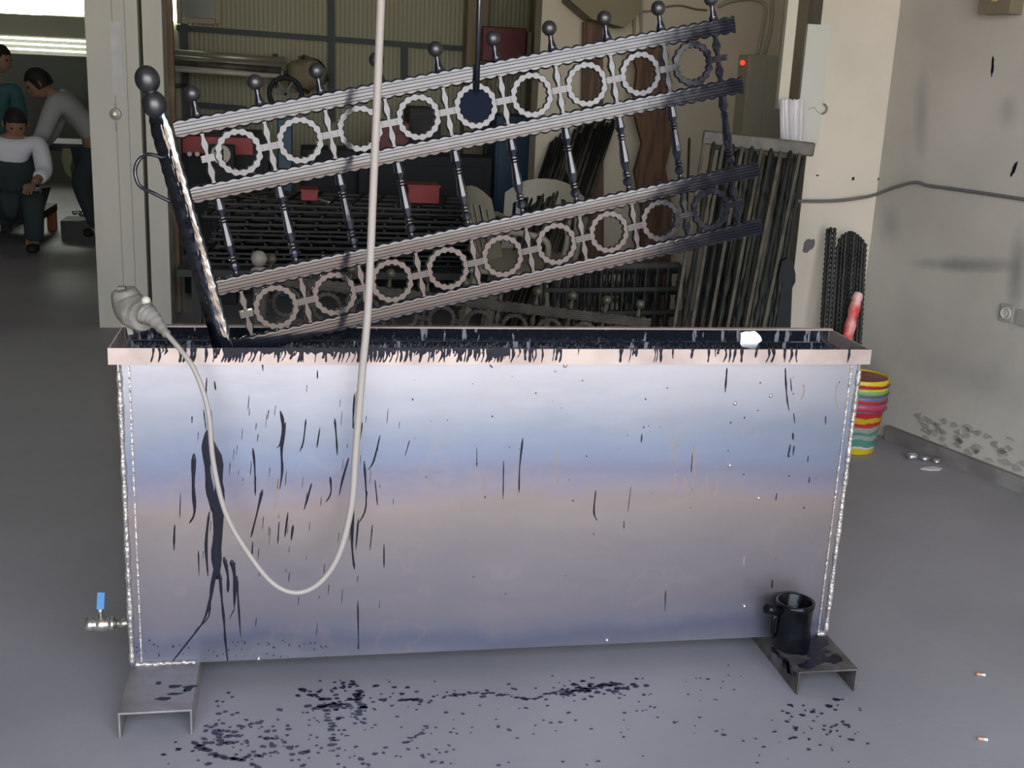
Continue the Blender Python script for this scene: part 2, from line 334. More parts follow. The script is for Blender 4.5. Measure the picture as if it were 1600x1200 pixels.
# rusty post and pale door frame behind left pillar
b = MB(); a = at(263, 100, 4.4); b.box((a.x, 4.45, 1.85), (.055, .06, 3.7)); struct(b.obj('trim_3', m_rust))
# window strip and small window frame, high on back wall
def rect_prism(mb, px0, py0, px1, py1, Y, th, front=True):
    a = at((px0+px1)/2, py0, Y); c = at((px0+px1)/2, py1, Y); l = at(px0, (py0+py1)/2, Y); r_ = at(px1, (py0+py1)/2, Y)
    mb.box(((l.x+r_.x)/2, Y-th/2, (a.z+c.z)/2), (r_.x-l.x, th, a.z-c.z)); return mb
struct(rect_prism(MB(), 266, -40, 275, 33, 6.98, .02).obj('window_1', m_glow))
w2 = struct(rect_prism(MB(), 283, -60, 337, 28, 6.98, .02).obj('window_2', mat('dusty_window_pane', (.20,.22,.17), .3)))
fr = MB(); 
for r4 in ((276,-60,283,37),(337,-60,345,37),(283,29,337,37)): rect_prism(fr, *r4, 6.98, .06)
f_ = fr.obj('window_frame', mat('tan_window_frame', (.42,.38,.24), .6)); f_.parent = w2
# girts (dark frame bars) on the back wall
b = MB()
b.bar(at(276,43,6.97), at(722,76,6.97), .06, .04).bar(at(517,-60,6.95), at(519,190,6.95), .05, .05)
b.bar(at(287,37,6.95), at(292,190,6.95), .06, .05).bar(at(632,72,6.95), at(632,130,6.95), .06, .05).bar(at(300,163,6.95), at(385,170,6.95), .05, .04)
struct(b.obj('trim_4', mat('dark_wall_girts', (.05,.065,.06), .6)))
struct(rect_prism(MB(), 722, -60, 752, 330, 6.9, .2).obj('trim_5', mat('tan_column', (.30,.25,.15), .7)))
struct(rect_prism(MB(), 820, -60, 845, 420, 6.6, .2).obj('trim_6', m_olive))
# corbel under ceiling on the rear right wall
b = MB(); c = [at(905,-60,YB),at(905,10,YB),at(930,32,YB),at(1000,60,YB),at(1010,-60,YB)]
b = MB(); c = [(868,-70),(878,5),(910,32),(960,45),(984,20),(984,-70)]
P = [at(x, y, YB) for x, y in c]; b.prism([(p.x, p.z) for p in P], 0, -.25, lambda a, d, e: Vector((a, YB+e, d))); struct(b.obj('trim_7', m_olive))
# left hall: window band, louvre strips
wy = 11.35
rectm = rect_prism
for i, (u0, u1) in enumerate(((-70,63),(67,134))): struct(rectm(MB(), u0, -60, u1, 21, wy, .03).obj('window_%d' % (3+i), m_glow))
a = at(40,30,wy); struct(rectm(MB(), -90, 22, 150, 56, wy, .06).obj('trim_8', mat('pale_lintel', (.48,.47,.36), .8)))
b = MB()
for k in range(3):
    for u0 in range(-60, 136, 19):
        if 36 <= u0 <= 40: continue
        y = 58+k*8.5+ (u0)*.05
        b.bar(at(u0, y, wy-.05), at(u0+17, y+.9, wy-.05), .03, .02)
lv = struct(b.obj('window_5', m_glow2))
struct(rectm(MB(), -90, 84, 150, 150, wy-.02, .08).obj('trim_9', mat('dim_grey_band', (.20,.21,.18), .8)))

# ---------------------------------------------------------------- the ornamental railing builder
PT = 0.13893
V1, V2, V3, V4, VF = .5062, .3598, .1444, 0.0, .5755
def rail_mesh(L0, L1, v, step=.0034):
    """flat bar with scalloped hammered edges, bevelled lips and four long grooves, both faces"""
    b = MB(); per = .0275; H = .0166; n = int((L1-L0)/step)
    prof = [(1.0,0,-.0012),(1.0,-.0026,-.0054),(0,.0116,-.0056),(0,.0109,-.0026),(0,.0102,-.0066),(0,.0048,-.0067),(0,.0041,-.0040),(0,.0034,-.0070)]
    half = [(a, z, y) for a, z, y in prof]
    vs = []; m = None
    for i in range(n+1):
        x = L0+(L1-L0)*i/n; w = .0050*abs(math.sin(PI*x/per)); row = []
        top = [(H*a+z+(w*a if z == 0 else w*a*.75), y) for a, z, y in half]; fr = top + [(-z, y) for z, y in top[::-1]]
        row = fr + [(z, -y) for z, y in fr[::-1]]
        m = len(row); vs += [(x, y, v+z) for z, y in row]
    fs = [(i*m+k, i*m+(k+1) % m, (i+1)*m+(k+1) % m, (i+1)*m+k) for i in range(n) for k in range(m)]
    fs += [tuple(range(m))[::-1], tuple(range(n*m, n*m+m))]
    return b.add(vs, fs)
def ring_mesh(cx, cz, ro=.0528, ri=.0380, nb=16, flat=1):
    b = MB(); n = 96; R = []
    for k in range(n):
        q = 2*PI*k/n; w = .0019*math.cos(nb*q); pr = []
        for (f, y) in ((0,-.0045),(.12,-.0066),(.88,-.0066),(1,-.0045),(1,.0045),(.88,.0066),(.12,.0066),(0,.0045)):
            r = ri+(ro-ri)*f + (w if f > .9 else (-w if f < .1 else (w*.9 if f > .8 else (-w*.9 if f < .2 else 0)))); pr.append(Vector((cx+r*math.cos(q), y, cz+r*math.sin(q))))
        R.append(pr)
    vs = [p for pr in R for p in pr]; fs = [(k*8+j, k*8+(j+1) % 8, ((k+1) % n)*8+(j+1) % 8, ((k+1) % n)*8+j) for k in range(n) for j in range(8)]
    b.add(vs, fs, False); return b
def tie_mesh(cx, cz, w=.052):
    b = MB()
    for dz in (-.0056, 0, .0056): b.box((cx, 0, cz+dz), (w, .0205, .0034))
    b.box((cx, 0, cz), (w*.9, .010, .012)); return b
def baluster_mesh(x):
    b = MB()
    def wavy(z0, z1):
        n = 26; vs = []
        for i in range(n+1):
            t = i/n; z = z0+(z1-z0)*t; m_ = abs(t-.5)*2
            w = .0045+.0052*math.sin(PI*min(1, max(0, (m_-.22)/.66)))**2+.0022*(m_ > .93)
            d = .006
            vs += [(x-w, -d*.6, z), (x-w*.7, -d, z), (x+w*.7, -d, z), (x+w, -d*.6, z), (x+w, d, z), (x-w, d, z)]
        b.add(vs, [(i*6+k, i*6+(k+1) % 6, (i+1)*6+(k+1) % 6, (i+1)*6+k) for i in range(n) for k in range(6)], False)
    wavy(V2+.018, V1-.018); wavy(V4+.018, V3-.018)
    z0 = V3+.018; H = V2-V3-.036
    prof = [(.006,0),(.0075,.02),(.0045,.04),(.004,.06),(.0095,.09),(.0105,.13),(.0085,.165),(.0045,.185),(.009,.20),(.009,.215),(.0055,.225),(.0085,.24),(.0085,.255),(.005,.27),
            (.0072,.29),(.0105,.40),(.0098,.48),(.0078,.60),(.0068,.69),(.0045,.70),(.0088,.712),(.0088,.727),(.005,.74),(.0088,.752),(.0088,.767),(.005,.78),(.0068,.80),(.0108,.865),(.0095,.93),(.008,1.0)]
    b.lathe([(r*1.15, z0+H*t) for r, t in prof], (x, 0, 0), (0,0,1), n=8, smooth=False); return b
def finial_mesh(x, y0):
    b = MB(); b.lathe([(.0115,0),(.010,.010),(.0065,.022),(.0055,.032),(.007,.040)], (x, 0, y0), (0,0,1), n=12); return b
def railing(label, name='ornamental_railing', n=10, mt=None, ends=(9.38,9.40,9.53,9.46), start=-.40, post=True, balls=None, group=None, lower=True):
    t = thing(name, label, 'railing', group=group); mt = mt or m_wet; balls = balls or m_satin
    for v, e in zip((V1, V2, V3, V4) if lower else (V1, V2), ends): rail_mesh(start*PT, e*PT, v).obj('rail', mt, t)
    for i in range(n):
        if lower: baluster_mesh(i*PT).obj('baluster', mt, t)
        else:
            bb = MB(); bb.bar((i*PT,0,V2-.3), (i*PT,0,V1), .012, .012).obj('baluster', mt, t)
        fm = finial_mesh(i*PT, V1+.018).obj('finial', mt, t)
        MB().ball((i*PT, 0, VF), .0178, 18).obj('ball', balls, fm)
        for cz, r in (((V1+V2)/2, 1), ((V3+V4)/2, 2)) if lower else (((V1+V2)/2, 1),):
            if i < n-1: ring_mesh((i+.5)*PT, cz).obj('ring', mt, t)
            wd = .040
            tie_mesh(i*PT, cz, wd if i else .03).obj('tie_band', mt, t)
    return t
Q = dict(o=Vector((0.298539, 0.064067, 0.852085)), a=(-0.018005, -0.218424, 0.09669))
av = Vector(Q['a']); RM = Matrix.Rotation(av.length, 4, av.normalized()); RM.translation = Q['o']
main = railing('long wet black ornamental railing with rings, dipping left end into steel tank')
main.matrix_world = RM
# newel post at the low end
nd = Vector((-.485*PT, 0, -.05)); nu = Vector((-.60*PT, 0, .555)); ax = (nu-nd).normalized()
b = MB(); segs = 60; w = .0235; xd = Vector((ax.z, 0, -ax.x)); vs = []
for i in range(segs+1):
    t_ = i/segs; c = nd+(nu-nd)*t_; ww = w + .0011*math.sin(i*2.3) + (.0 if t_ < .93 else -(t_-.93)*.09)
    dd = .018 if t_ < .95 else .018-(t_-.95)*.15
    vs += [c-xd*ww+Y1*(dd-.012), c-xd*.004-Y1*(dd-.008+.001*math.sin(i*1.7)), c+xd*(ww*.72+.0012*math.sin(i*2.9))-Y1*dd, c+xd*(ww+.0010*math.sin(i*1.3))-Y1*dd*.75, c+xd*ww+Y1*dd]
b.add(vs, [(i*5+k, i*5+(k+1) % 5, (i+1)*5+(k+1) % 5, (i+1)*5+k) for i in range(segs) for k in range(5)], True)
b.add(vs[:5], [(4,3,2,1,0)]); b.add(vs[-5:], [(0,1,2,3,4)])
post = b.obj('newel_post', m_wet2, main)
MB().ball(nu+ax*.012, .0265, 20, (1,1,1.15)).obj('collar', m_satin, post)
MB().lathe([(.012,0),(.014,.012),(.012,.022)], nu+ax*.030, ax, 14).obj('neck', m_satin, post)
MB().ball(nu+ax*.066, .0272, 24, (.98,.98,1.12)).obj('ball', m_satin, post)
def pn(px, py, yo=0):   # pixel on the railing plane, railing's own coordinates
    Ri = RM.inverted(); o = Ri @ CAM; d = (Ri.to_3x3() @ ray(px, py)); return o + d*((yo-o.y)/d.y)
MB().tube(sm_path([pn(256,247,.0),pn(232,241,-.01),pn(217,250,-.02),pn(211,268,-.02),pn(218,290,-.02),pn(238,301,-.01),pn(268,316,0)], 5), .0042, 10).obj('handle', m_wet, main)

# ---------------------------------------------------------------- dipping tank
TW, TD, ZB, TH = 1.8, .211, .065, .7583; ZT = ZB+TH
tank = thing('dipping_tank', 'long open heat-tinted steel tank streaked with black paint on two channel feet', 'tank')
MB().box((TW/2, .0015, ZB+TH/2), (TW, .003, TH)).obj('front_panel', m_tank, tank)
m_in = mat('paint_coated_inside', (.008,.012,.018), .12, col2=(.28,.29,.31), scale=26, lo=.60, hi=.64, stretch=(2.2,2.2,.5), bump=.2, ior=1.8)
MB().box((TW/2, TD-.0015, ZB+TH/2), (TW, .003, TH)).obj('back_panel', m_in, tank)
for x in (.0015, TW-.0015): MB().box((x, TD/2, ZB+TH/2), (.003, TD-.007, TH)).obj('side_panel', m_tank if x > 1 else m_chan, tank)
MB().box((TW/2, TD/2, ZB+.0015), (TW-.007, TD-.007, .003)).obj('bottom_panel', m_tank, tank)
RZ = ZT+.035; XR = TW+.0165; XL = -.0165
rim = MB()
rim.box(((XL+XR)/2, -.014, ZT+.016), (XR-XL, .004, .038)).box(((XL+XR)/2, -.0072, ZT-.0015), (XR-XL-.004, .0145, .003)); rim.obj('front_rim', m_rim, tank)
rim = MB(); rim.box(((XL+XR)/2, TD+.012, ZT+.018), (XR-XL, .004, .034)).box(((XL+XR)/2, TD+.005, RZ), (XR-XL, .018, .004)); rim.obj('back_rim', m_rim, tank)
for x, s in ((XL, 1), (XR, -1)):
    MB().box((x+s*.002, TD/2, ZT+.016), (.004, TD+.022, .036)).obj('end_rim', m_rim, tank)
# inner coating behind the front rim (paint covered lip)
MB().box((TW/2, TD+.0085, ZT+.0165), (TW+.02, .003, .034)).obj('inner_lip', m_in, tank)
for s, x0_ in ((-1, .004), (1, TW-.004)):   # weld beads
    b = MB(); n = 150; pts = []; rs = []
    for i in range(n+1):
        z = ZB+.008+(TH-.03)*i/n; pts.append((x0_, -.002, z)); rs.append(.0066*(1+.07*math.sin(i*1.9)+.16*math.sin(i*.31+math.sin(i*.13)*2)))
    b.tube(pts, rs, 8).obj('weld_bead', m_weld, tank)
    b = MB(); b.bar((x0_-s*.022, -.002, ZB+.01), (x0_-s*.022, -.002, ZT-.01), .0035, .004); b.tube([(x0_-s*.003, .0, ZB), (x0_-s*.003, .0, ZT)], .003, 6); b.obj('edge_seam', m_chan if False else m_weld, tank)
def foot(xa, xb, yf):
    b = MB(); t_ = .005; yb = TD+.10; L = yb-yf; yc = (yb+yf)/2; xc = (xa+xb)/2
    b.box((xc, yc, ZB-t_/2), (xb-xa, L, t_)).box((xa+t_/2, yc, (ZB-t_)/2+.0006), (t_, L, ZB-t_)).box((xb-t_/2, yc, (ZB-t_)/2+.0006), (t_, L, ZB-t_))
    return b.obj('channel_foot', m_chan if xa < 1 else mat('black_stained_channel', (.075,.068,.065), .5, .4, col2=(.20,.19,.18), scale=11, lo=.45, hi=.7), tank, bevel=.001)
foot(0, .1613, -.2175); foot(TW-.1613, TW, -.1892)
# weld blobs at foot joints
b = MB(); b.tube([(.01+i*.006, -.003, ZB+.003+.0015*math.sin(i*2.1)) for i in range(25)], [.005+.0012*math.sin(i*1.7) for i in range(25)], 7)
b.obj('foot_weld', m_weld, tank)
b = MB(); b.tube([(TW-.03+i*.005, -.003, ZB+.004) for i in range(6)], [.006, .008, .007, .009, .008, .006], 7); b.obj('foot_weld', m_weld, tank)
# steel studs / weld spatter dots on the front
b = MB()
for px, py in ((1148,630),(1140,727),(1204,618),(1185,778),(1163,947),(404,1029),(883,571),(948,1000)):
    p = at(px, py, 0); b.ball((p.x, -.001, p.z), .0055, 10, (1,.8,1))
b.obj('weld_spatter', m_brass, tank)
# --- paint drips
def drip(mb, pts, w0, w1=None, y=0, th=.0016):
    """tapered ribbon on the plane Y=y through image points"""
    w1 = w0*.5 if w1 is None else w1
    P = sm_path([at(a, c, y) for a, c in pts], 4); n = len(P); L = []; Rr = []
    for i, p in enumerate(P):
        t = i/(n-1); w = (w0+(w1-w0)*t)*(1+.25*math.sin(i*1.3+p.x*80)); w *= min(1, .35+t*6); w *= min(1, .35+(1-t)*6)
        L.append(p-X1*w); Rr.append(p+X1*w)
    vs = []
    for l, r_ in zip(L, Rr): c = (l+r_)/2; vs += [l, c-Y1*th, r_]
    mb.add(vs, [(i*3+k, i*3+k+1, (i+1)*3+k+1, (i+1)*3+k) for i in range(n-1) for k in (0, 1)], True)
    mb.add(vs[:3], [(0,1,2)]); mb.add(vs[-3:], [(2,1,0)])
    mb.add([vs[0], vs[2], vs[-1], vs[-3]], [(3,2,1,0)]) if False else None
dr = MB()
k = 1/640.0
D = [([(325,672),(322,700),(327,760),(333,800)],7,6),([(333,690),(342,740),(340,800),(338,860),(340,905)],9,8),([(340,740),(346,800),(340,870)],8,4),
     ([(303,709),(302,760),(304,800),(296,818)],4.5,1.5),([(327,800),(322,850),(325,900)],3,2),([(340,860),(337,895),(330,930),(318,970),(296,1000),(262,1043)],3,1.6),
     ([(336,880),(330,920),(328,945),(325,965),(309,982),(303,990)],2.4,1.2),([(343,890),(346,930),(350,970),(352,1000),(356,1034)],2.6,1.8),([(350,870),(356,900),(356,926)],3.5,2),
     ([(362,875),(367,905),(366,950)],5,2),([(370,900),(373,950),(376,996)],2.6,1),([(367,950),(358,968)],1.2,.8),
     ([(273,820),(272,845),(272,860)],2.2,1.2),([(395,700),(398,730),(399,775)],2.2,1.2),([(410,765),(402,800),(392,840)],2.6,1.4),([(438,642),(442,662),(439,692),(432,700)],3.2,1.4),
     ([(446,660),(440,700),(441,735),(437,765)],3.4,1.2),([(478,655),(474,690),(468,706)],1.8,1),([(500,668),(495,700)],1.5,1),([(523,654),(526,690),(527,712)],2,1.2),
     ([(554,615),(552,650),(552,670)],1.8,1.2),([(566,660),(562,690)],1.8,1),([(545,715),(535,750),(530,775)],2.6,1),([(569,720),(572,790),(560,818)],2,1),([(487,755),(480,780),(475,797)],2.4,1.2),
     ([(516,745),(517,770),(509,785)],2,1),([(450,800),(445,840)],2,1.2),([(458,820),(455,845)],2.4,1.4),([(436,815),(434,850)],1.8,1),([(552,790),(550,850),(554,890)],3,1.6),([(560,810),(556,860)],1.8,1),
     ([(594,680),(584,720),(575,735)],2,1),([(586,750),(590,790)],1.6,1),([(582,820),(578,860)],1.6,1),([(600,850),(600,888)],1.6,1),([(559,938),(560,1000),(560,1015)],1.4,1.0),
     ([(395,845),(393,880)],1.6,1),([(640,688),(633,712)],1.4,.8),([(745,698),(745,730)],.9,.7),([(787,720),(786,780)],1.6,1),([(817,684),(812,730),(811,770)],1.8,1.2),
     ([(931,766),(928,800),(933,813)],1.8,1.4),([(1003,678),(1002,692)],1.4,1),([(1082,708),(1080,738)],1.2,.8),([(975,814),(975,826)],1.2,1),([(986,760),(981,800)],.8,.6),
     ([(1136,575),(1134,600),(1133,613)],2.4,1.2),([(1227,575),(1228,600),(1230,625),(1233,642)],2.2,1.2),([(1235,590),(1237,612)],1.4,1),([(1240,645),(1242,662)],1.2,.8),([(1290,650),(1290,664)],1.2,.9),
     ([(1239,676),(1239,688)],2,1.5),([(1235,694),(1231,715)],2,1.2),([(1241,696),(1239,712)],1.6,1),([(1263,712),(1262,722)],1.4,1),([(1265,745),(1264,755)],1.5,1),([(1214,770),(1212,782)],1.4,1),
     ([(1207,905),(1206,920)],1.8,1.2),([(1040,922),(1039,955)],1.2,.8),([(410,566),(411,580)],1.4,1),([(496,578),(496,592)],1.2,1),([(323,590),(322,625),(327,650)],1.6,1),([(335,595),(337,610)],1.6,1),
     ([(322,672),(318,640)],1.2,1.2),([(765,570),(770,575)],2,1.5),([(420,640),(418,655)],1,.8),([(330,640),(334,700)],1,.8),([(300,650),(300,662)],1,.8),([(282,770),(281,810)],1,.7),([(310,860),(311,900)],1.4,1)]
for pts, w0, w1 in D: drip(dr, pts, w0*k*.8, w1*k*.8, -.0002)
for i in range(70):   # small streaks low and left
    x = random.gauss(450, 110); y = random.uniform(600, 980); L = random.uniform(4, 26)
    if x < 210 or x > 700: continue
    drip(dr, [(x, y), (x-L*.08, y+L)], random.uniform(.5,1.1)*k*.6, .4*k, -.0002)
for i in range(55):
    x = random.uniform(620, 1320); y = random.triangular(572, 980, 600); r_ = random.uniform(.0006,.0022); p = at(x, y, 0)
    blob(dr, Vector((p.x, -.0001, p.z)), X1, Z, -Y1, r_, r_*random.uniform(1,1.8), .0006, 7)
for i in range(60):
    x = random.uniform(200, 520); p = at(x, random.uniform(1000,1030), 0); r_ = random.uniform(.001,.003)
    blob(dr, Vector((p.x, -.0001, p.z)), X1, Z, -Y1, r_*.7, r_, .0006, 7)
tag(dr.obj('paint_drips', m_dry, tank), 'black paint runs down the tank front', kind='stuff')
dr = MB(); YR = -.0161
def dens(x):
    if x < 240: return 0.0
    if x < 330: return .5
    if x < 600: return .8
    if x < 800: return 1.0
    if x < 880: return .45
    if x < 985: return .10
    if x < 1260: return .40
    return .05
x = 240
while x < 1345:
    if random.random() < dens(x):
        L = random.uniform(9, 30) if random.random() < .8 else 30
        L = min(L, 23); w_ = random.uniform(1.2, 4.6)
        drip(dr, [(x, 543.5), (x+random.uniform(-2,2), 543.5+L*.5), (x-random.uniform(0,5), 543.5+L)], w_*k*.75, w_*k*.35, YR, .001)
    x += random.uniform(2.2, 6)
for (a0, a1, h) in ((400,600,7),(350,372,12),(372,398,7),(640,690,5),(770,797,13),(600,640,4)):   # solid curtains of paint on the rim
    P0 = [(a0, 543)] ; n = int((a1-a0)/4); lo = []
    for i in range(n+1): xx = a0+(a1-a0)*i/n; lo.append((xx, 543+h+random.uniform(-3,5)))
    out = [at(x_, y_, YR) for x_, y_ in [(a0, 543.2), (a1, 543.2)]+lo[::-1]]
    dr.prism([(p.x, p.z) for p in out], 0, -.0008, lambda a, c, d: Vector((a, YR+d, c)))
tag(dr.obj('rim_drips', m_dry, tank), 'black paint runs over the pale rim', kind='stuff')
# dark coats on right foot
b = MB()
for i in range(26):
    ry_ = random.uniform(.008,.022); rx_ = random.uniform(.008,.030)
    blob(b, Vector((TW-.08+random.uniform(-1,1)*(.076-rx_*1.25), random.uniform(-.186+ry_*1.3,-.02), ZB+i*.00003)), X1, Y1, Z, rx_, ry_, .0006, 14, .2)
for i in range(12): blob(b, Vector((TW-.1613-.0002, random.uniform(-.17,-.02), ZB-random.uniform(.01,.03))), Y1, Z, -X1, random.uniform(.006,.016), random.uniform(.006,.012), .0006, 10, .3)
for i in range(7): blob(b, Vector((random.uniform(.03,.15), random.uniform(-.19,-.02), ZB)), X1, Y1, Z, random.uniform(.004,.018), random.uniform(.003,.012), .0008, 10, .3)
tag(b.obj('foot_paint', m_dry, tank), 'black paint spilled on the channel feet', kind='stuff')
# paint inside
b = MB(); b.box((TW/2, TD/2, .80), (TW-.008, TD-.008, .006)); tag(b.obj('black_paint_bath', m_liquid), 'glossy black paint filling the steel tank', 'paint', kind='stuff')
# added mirror patch, tilted to make the bright glare spot inside the tank
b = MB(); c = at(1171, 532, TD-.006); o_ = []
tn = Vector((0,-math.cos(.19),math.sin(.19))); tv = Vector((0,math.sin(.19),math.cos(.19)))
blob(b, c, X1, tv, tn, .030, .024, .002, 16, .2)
b.obj('glare_patch', mat('glare_mirror_steel', (.85,.86,.9), .16, 1), tank)['label'] = 'tilted mirror patch added as the glare spot inside the tank'
# faint rust runs on the front
b = MB()
for (x0_, y0_, y1_) in ((1057,690,735),(1056,740,772),(1084,692,770),(1070,745,775),(1105,740,770),(1122,752,776),(720,770,800),(556,612,690),(430,740,800),(755,740,765),(870,705,760),(1163,870,885),(1308,600,640),(1255,600,625)):
    drip(b, [(x0_, y0_), (x0_+random.uniform(-3,3), (y0_+y1_)/2), (x0_+random.uniform(-5,5), y1_)], .0022, .0012, -.0001, .0004)
tag(b.obj('rust_runs', mat('faint_rust', (.27,.20,.155), .5), tank), 'faint orange rust runs', kind='stuff')
# drain valve at lower left side
vz = at(160, 975, .09)
vt = thing('ball_valve', 'small nickel ball valve with blue lever at lower left side of tank', 'valve', (0, .09, vz.z))
def VX(px): return at(px, 975, .09).x
MB().lathe([(.0095,0),(.0095,-VX(134)-.068)], (VX(134)+.068,0,0), (1,0,0), 12).obj('nipple', m_brass, vt)
MB().lathe([(.012,0),(.0165,.002),(.0165,.018),(.013,.020),(.017,.028),(.019,.038),(.017,.048),(.013,.056),(.0165,.058),(.0165,.068),(.012,.070)], (VX(134),0,0), (1,0,0), 16).obj('valve_body', m_brass, vt)
xc = VX(158); MB().lathe([(.006,0),(.006,.024),(.008,.024),(.008,.03)], (xc,0,.012), (0,0,1), 10).obj('stem', m_brass, vt)
MB().bar((xc,0,.040), (xc+.004,.0,.085), .018, .004, (0,1,0)).obj('lever', m_blue, vt, bevel=.001)

# black paint can standing on right foot
cp = at(1240, 1012, -.085); cp = fl(1235, 1010, ZB)
t = thing('paint_can', 'black paint-coated can with side spout standing on right channel foot', 'can', (cp.x, cp.y, ZB+.0012))
MB().lathe([(.046,0),(.048,.003),(.047,.05),(.0475,.115),(.050,.118),(.050,.130),(.0455,.131),(.043,.128),(.043,.02),(.001,.018)], (0,0,0), (0,0,1), 26).obj('body', m_tar, t)
MB().tube([(-.040,-.01,.108),(-.070,-.02,.116),(-.090,-.025,.124)], [.012,.011,.013], 10).obj('spout', m_tar, t)
MB().tube([(-.046,0,.095),(-.056,0,.085),(-.055,0,.04),(-.046,0,.03)], .006, 8).obj('grip', m_tar, t)

# ---------------------------------------------------------------- floor spatter
b = MB()
def sp(px, py, r, el=1.5, rot=None):
    p = fl(px, py); r *= random.choice((.45,.6,.75,.9)); blob(b, Vector((p.x, p.y, .0002)), X1, Y1, Z, r*el, r, .0012, 11, .28, random.uniform(-.6,.6) if rot is None else rot)
def sc(cx, cy, sxx, syy, n, r0, r1):
    for i in range(n):
        x = random.gauss(cx, sxx); y = random.gauss(cy, syy)
        if y < 1052+(-.043)*(x-600)+ 8: continue
        if y > 1230: continue
        if x < 318 and y < 1160: continue
        if 1170 < x < 1345 and y < 1095 - (1345-x)*.0: 
            if y < 1092: continue
        sp(x, y, random.uniform(r0, r1))
sc(530,1088,35,12,46,.003,.008); sc(545,1110,25,18,30,.003,.007); sc(620,1085,70,14,46,.0025,.006); sc(930,1078,40,8,50,.003,.0075); sc(860,1085,60,14,25,.002,.0045)
sc(390,1160,60,25,80,.003,.008); sc(350,1140,30,20,40,.003,.008); sc(700,1140,150,35,70,.002,.0045); sc(1000,1110,80,30,30,.0015,.004); sc(1290,1110,35,12,26,.003,.008); sc(1270,1150,60,25,45,.002,.0055)
sc(560,1180,80,15,45,.003,.006); sc(480,1130,60,20,25,.002,.005); sc(1100,1060,70,20,18,.0015,.0035)
def line(pts, r, n, j=2):
    P = sm_path([(x, y, 0) for x, y in pts], 8)
    for i in range(n): p = P[int((len(P)-1)*i/n)]; sp(p.x+random.uniform(-3,3), p.y+random.uniform(-j,j), r*random.uniform(.6,1.2), 2.4, random.uniform(-.2,.3))
line([(695,1090),(740,1083),(800,1088),(830,1094),(860,1083),(910,1080)], .0038, 46, 1.5); line([(560,1080),(562,1100),(572,1108)], .006, 14); line([(510,1110),(515,1130),(520,1150),(518,1165)], .005, 14)
line([(635,1160),(655,1148),(672,1130)], .004, 14); line([(310,1165),(340,1180),(380,1188)], .006, 20); line([(500,1105),(520,1102),(550,1105)], .008, 10); line([(630,1096),(660,1093)], .006, 7)
line([(880,1082),(920,1074),(960,1070),(985,1078)], .006, 26, 4)
tag(b.obj('paint_spatter', mat('blue_black_floor_paint', (.022,.022,.045), .3)), 'black paint drops and puddles spattered on the floor before the tank', 'paint spatter', kind='stuff')

# ---------------------------------------------------------------- pendant cable, plug, hanging rod
cy = -.11
pts = [at(600,-420,cy), at(598,-100,cy), at(591,110,cy), at(583,300,cy), at(575,480,cy), at(566,580,cy-.0), at(556,700,cy), at(549,790,cy), at(530,865,cy), at(500,910,cy), at(463,926,cy), at(425,910,cy), at(385,860,cy), at(352,800,cy), at(333,720,cy), at(325,640,cy), at(305,580,-.09), at(283,548,-.07), at(258,519,-.03)]
P = sm_path(pts, 6); n = len(P)
b = MB(); b.tube(P, [.0088 if i < n*.30 else max(.0058, .0088-(i-n*.30)/n*.012) for i in range(n)], 10)
tag(b.obj('pendant_cable', m_cable), 'beige cable hanging down and looping in front of the tank', 'cable')
py = .05
t = thing('cable_plug', 'grimy grey rubber plug resting on left end of the tank rim', 'plug', at(215,500,py))
o = at(215,500,py)
def rel(px, py_, Y): return at(px, py_, Y)-o
a0 = rel(186,462,.07); a1 = rel(214,498,.05); a2 = rel(236,500,.0); a3 = rel(258,519,-.03)
prof_pts = sm_path([rel(193,452,.07), rel(198,468,.07), rel(206,482,.06), rel(216,490,.05), rel(226,494,.03)], 4)
m_ = len(prof_pts)
MB().tube(prof_pts, [.018+.022*math.sin(PI*(.12+.62*i/(m_-1))) for i in range(m_)], 18).obj('housing', m_plugm, t)
pp = sm_path([rel(228,490,.02), rel(238,497,.005), rel(248,508,-.015), rel(262,524,-.035)], 5); m_ = len(pp)
MB().tube(pp, [.024-.016*i/(m_-1)+.0018*math.cos(i*2.2) for i in range(m_)], 14).obj('strain_relief', m_plugm, t)
MB().ball(rel(228,470,.03), .011, 10).obj('screw_cap', m_pale, t)
MB().box(rel(190,452,.08), (.018,.02,.014)).obj('latch', m_plugm, t, bevel=.002)
MB().bar(rel(192,470,.07), rel(205,522,.07), .012, .012).obj('bracket', m_plugm, t)

t = thing('hanging_rod', 'thin wet black rod hanging from above ending in round plate', 'rod', RM @ pn(745,163))
o = RM @ pn(745,163); hr = RM @ pn(745,142,-.014); 
MB().tube([at(752,-500,.11)-o, at(749,0,.11)-o, hr-o], .0062, 10).obj('rod', m_wet, t)
m_film = mat('matt_navy_black_paint', (.006,.010,.022), .85, spec=.15)
c = RM @ pn(744,164,-.002) - o; nrm = RM.to_3x3() @ Vector((0,-1,0))
MB().lathe([(.0388,0),(.0388,.003)], c, nrm, 40).bar(c+nrm*.004+Vector((0,0,.030)), hr-o, .014, .006, (0,1,0)).obj('plate', m_film, t)

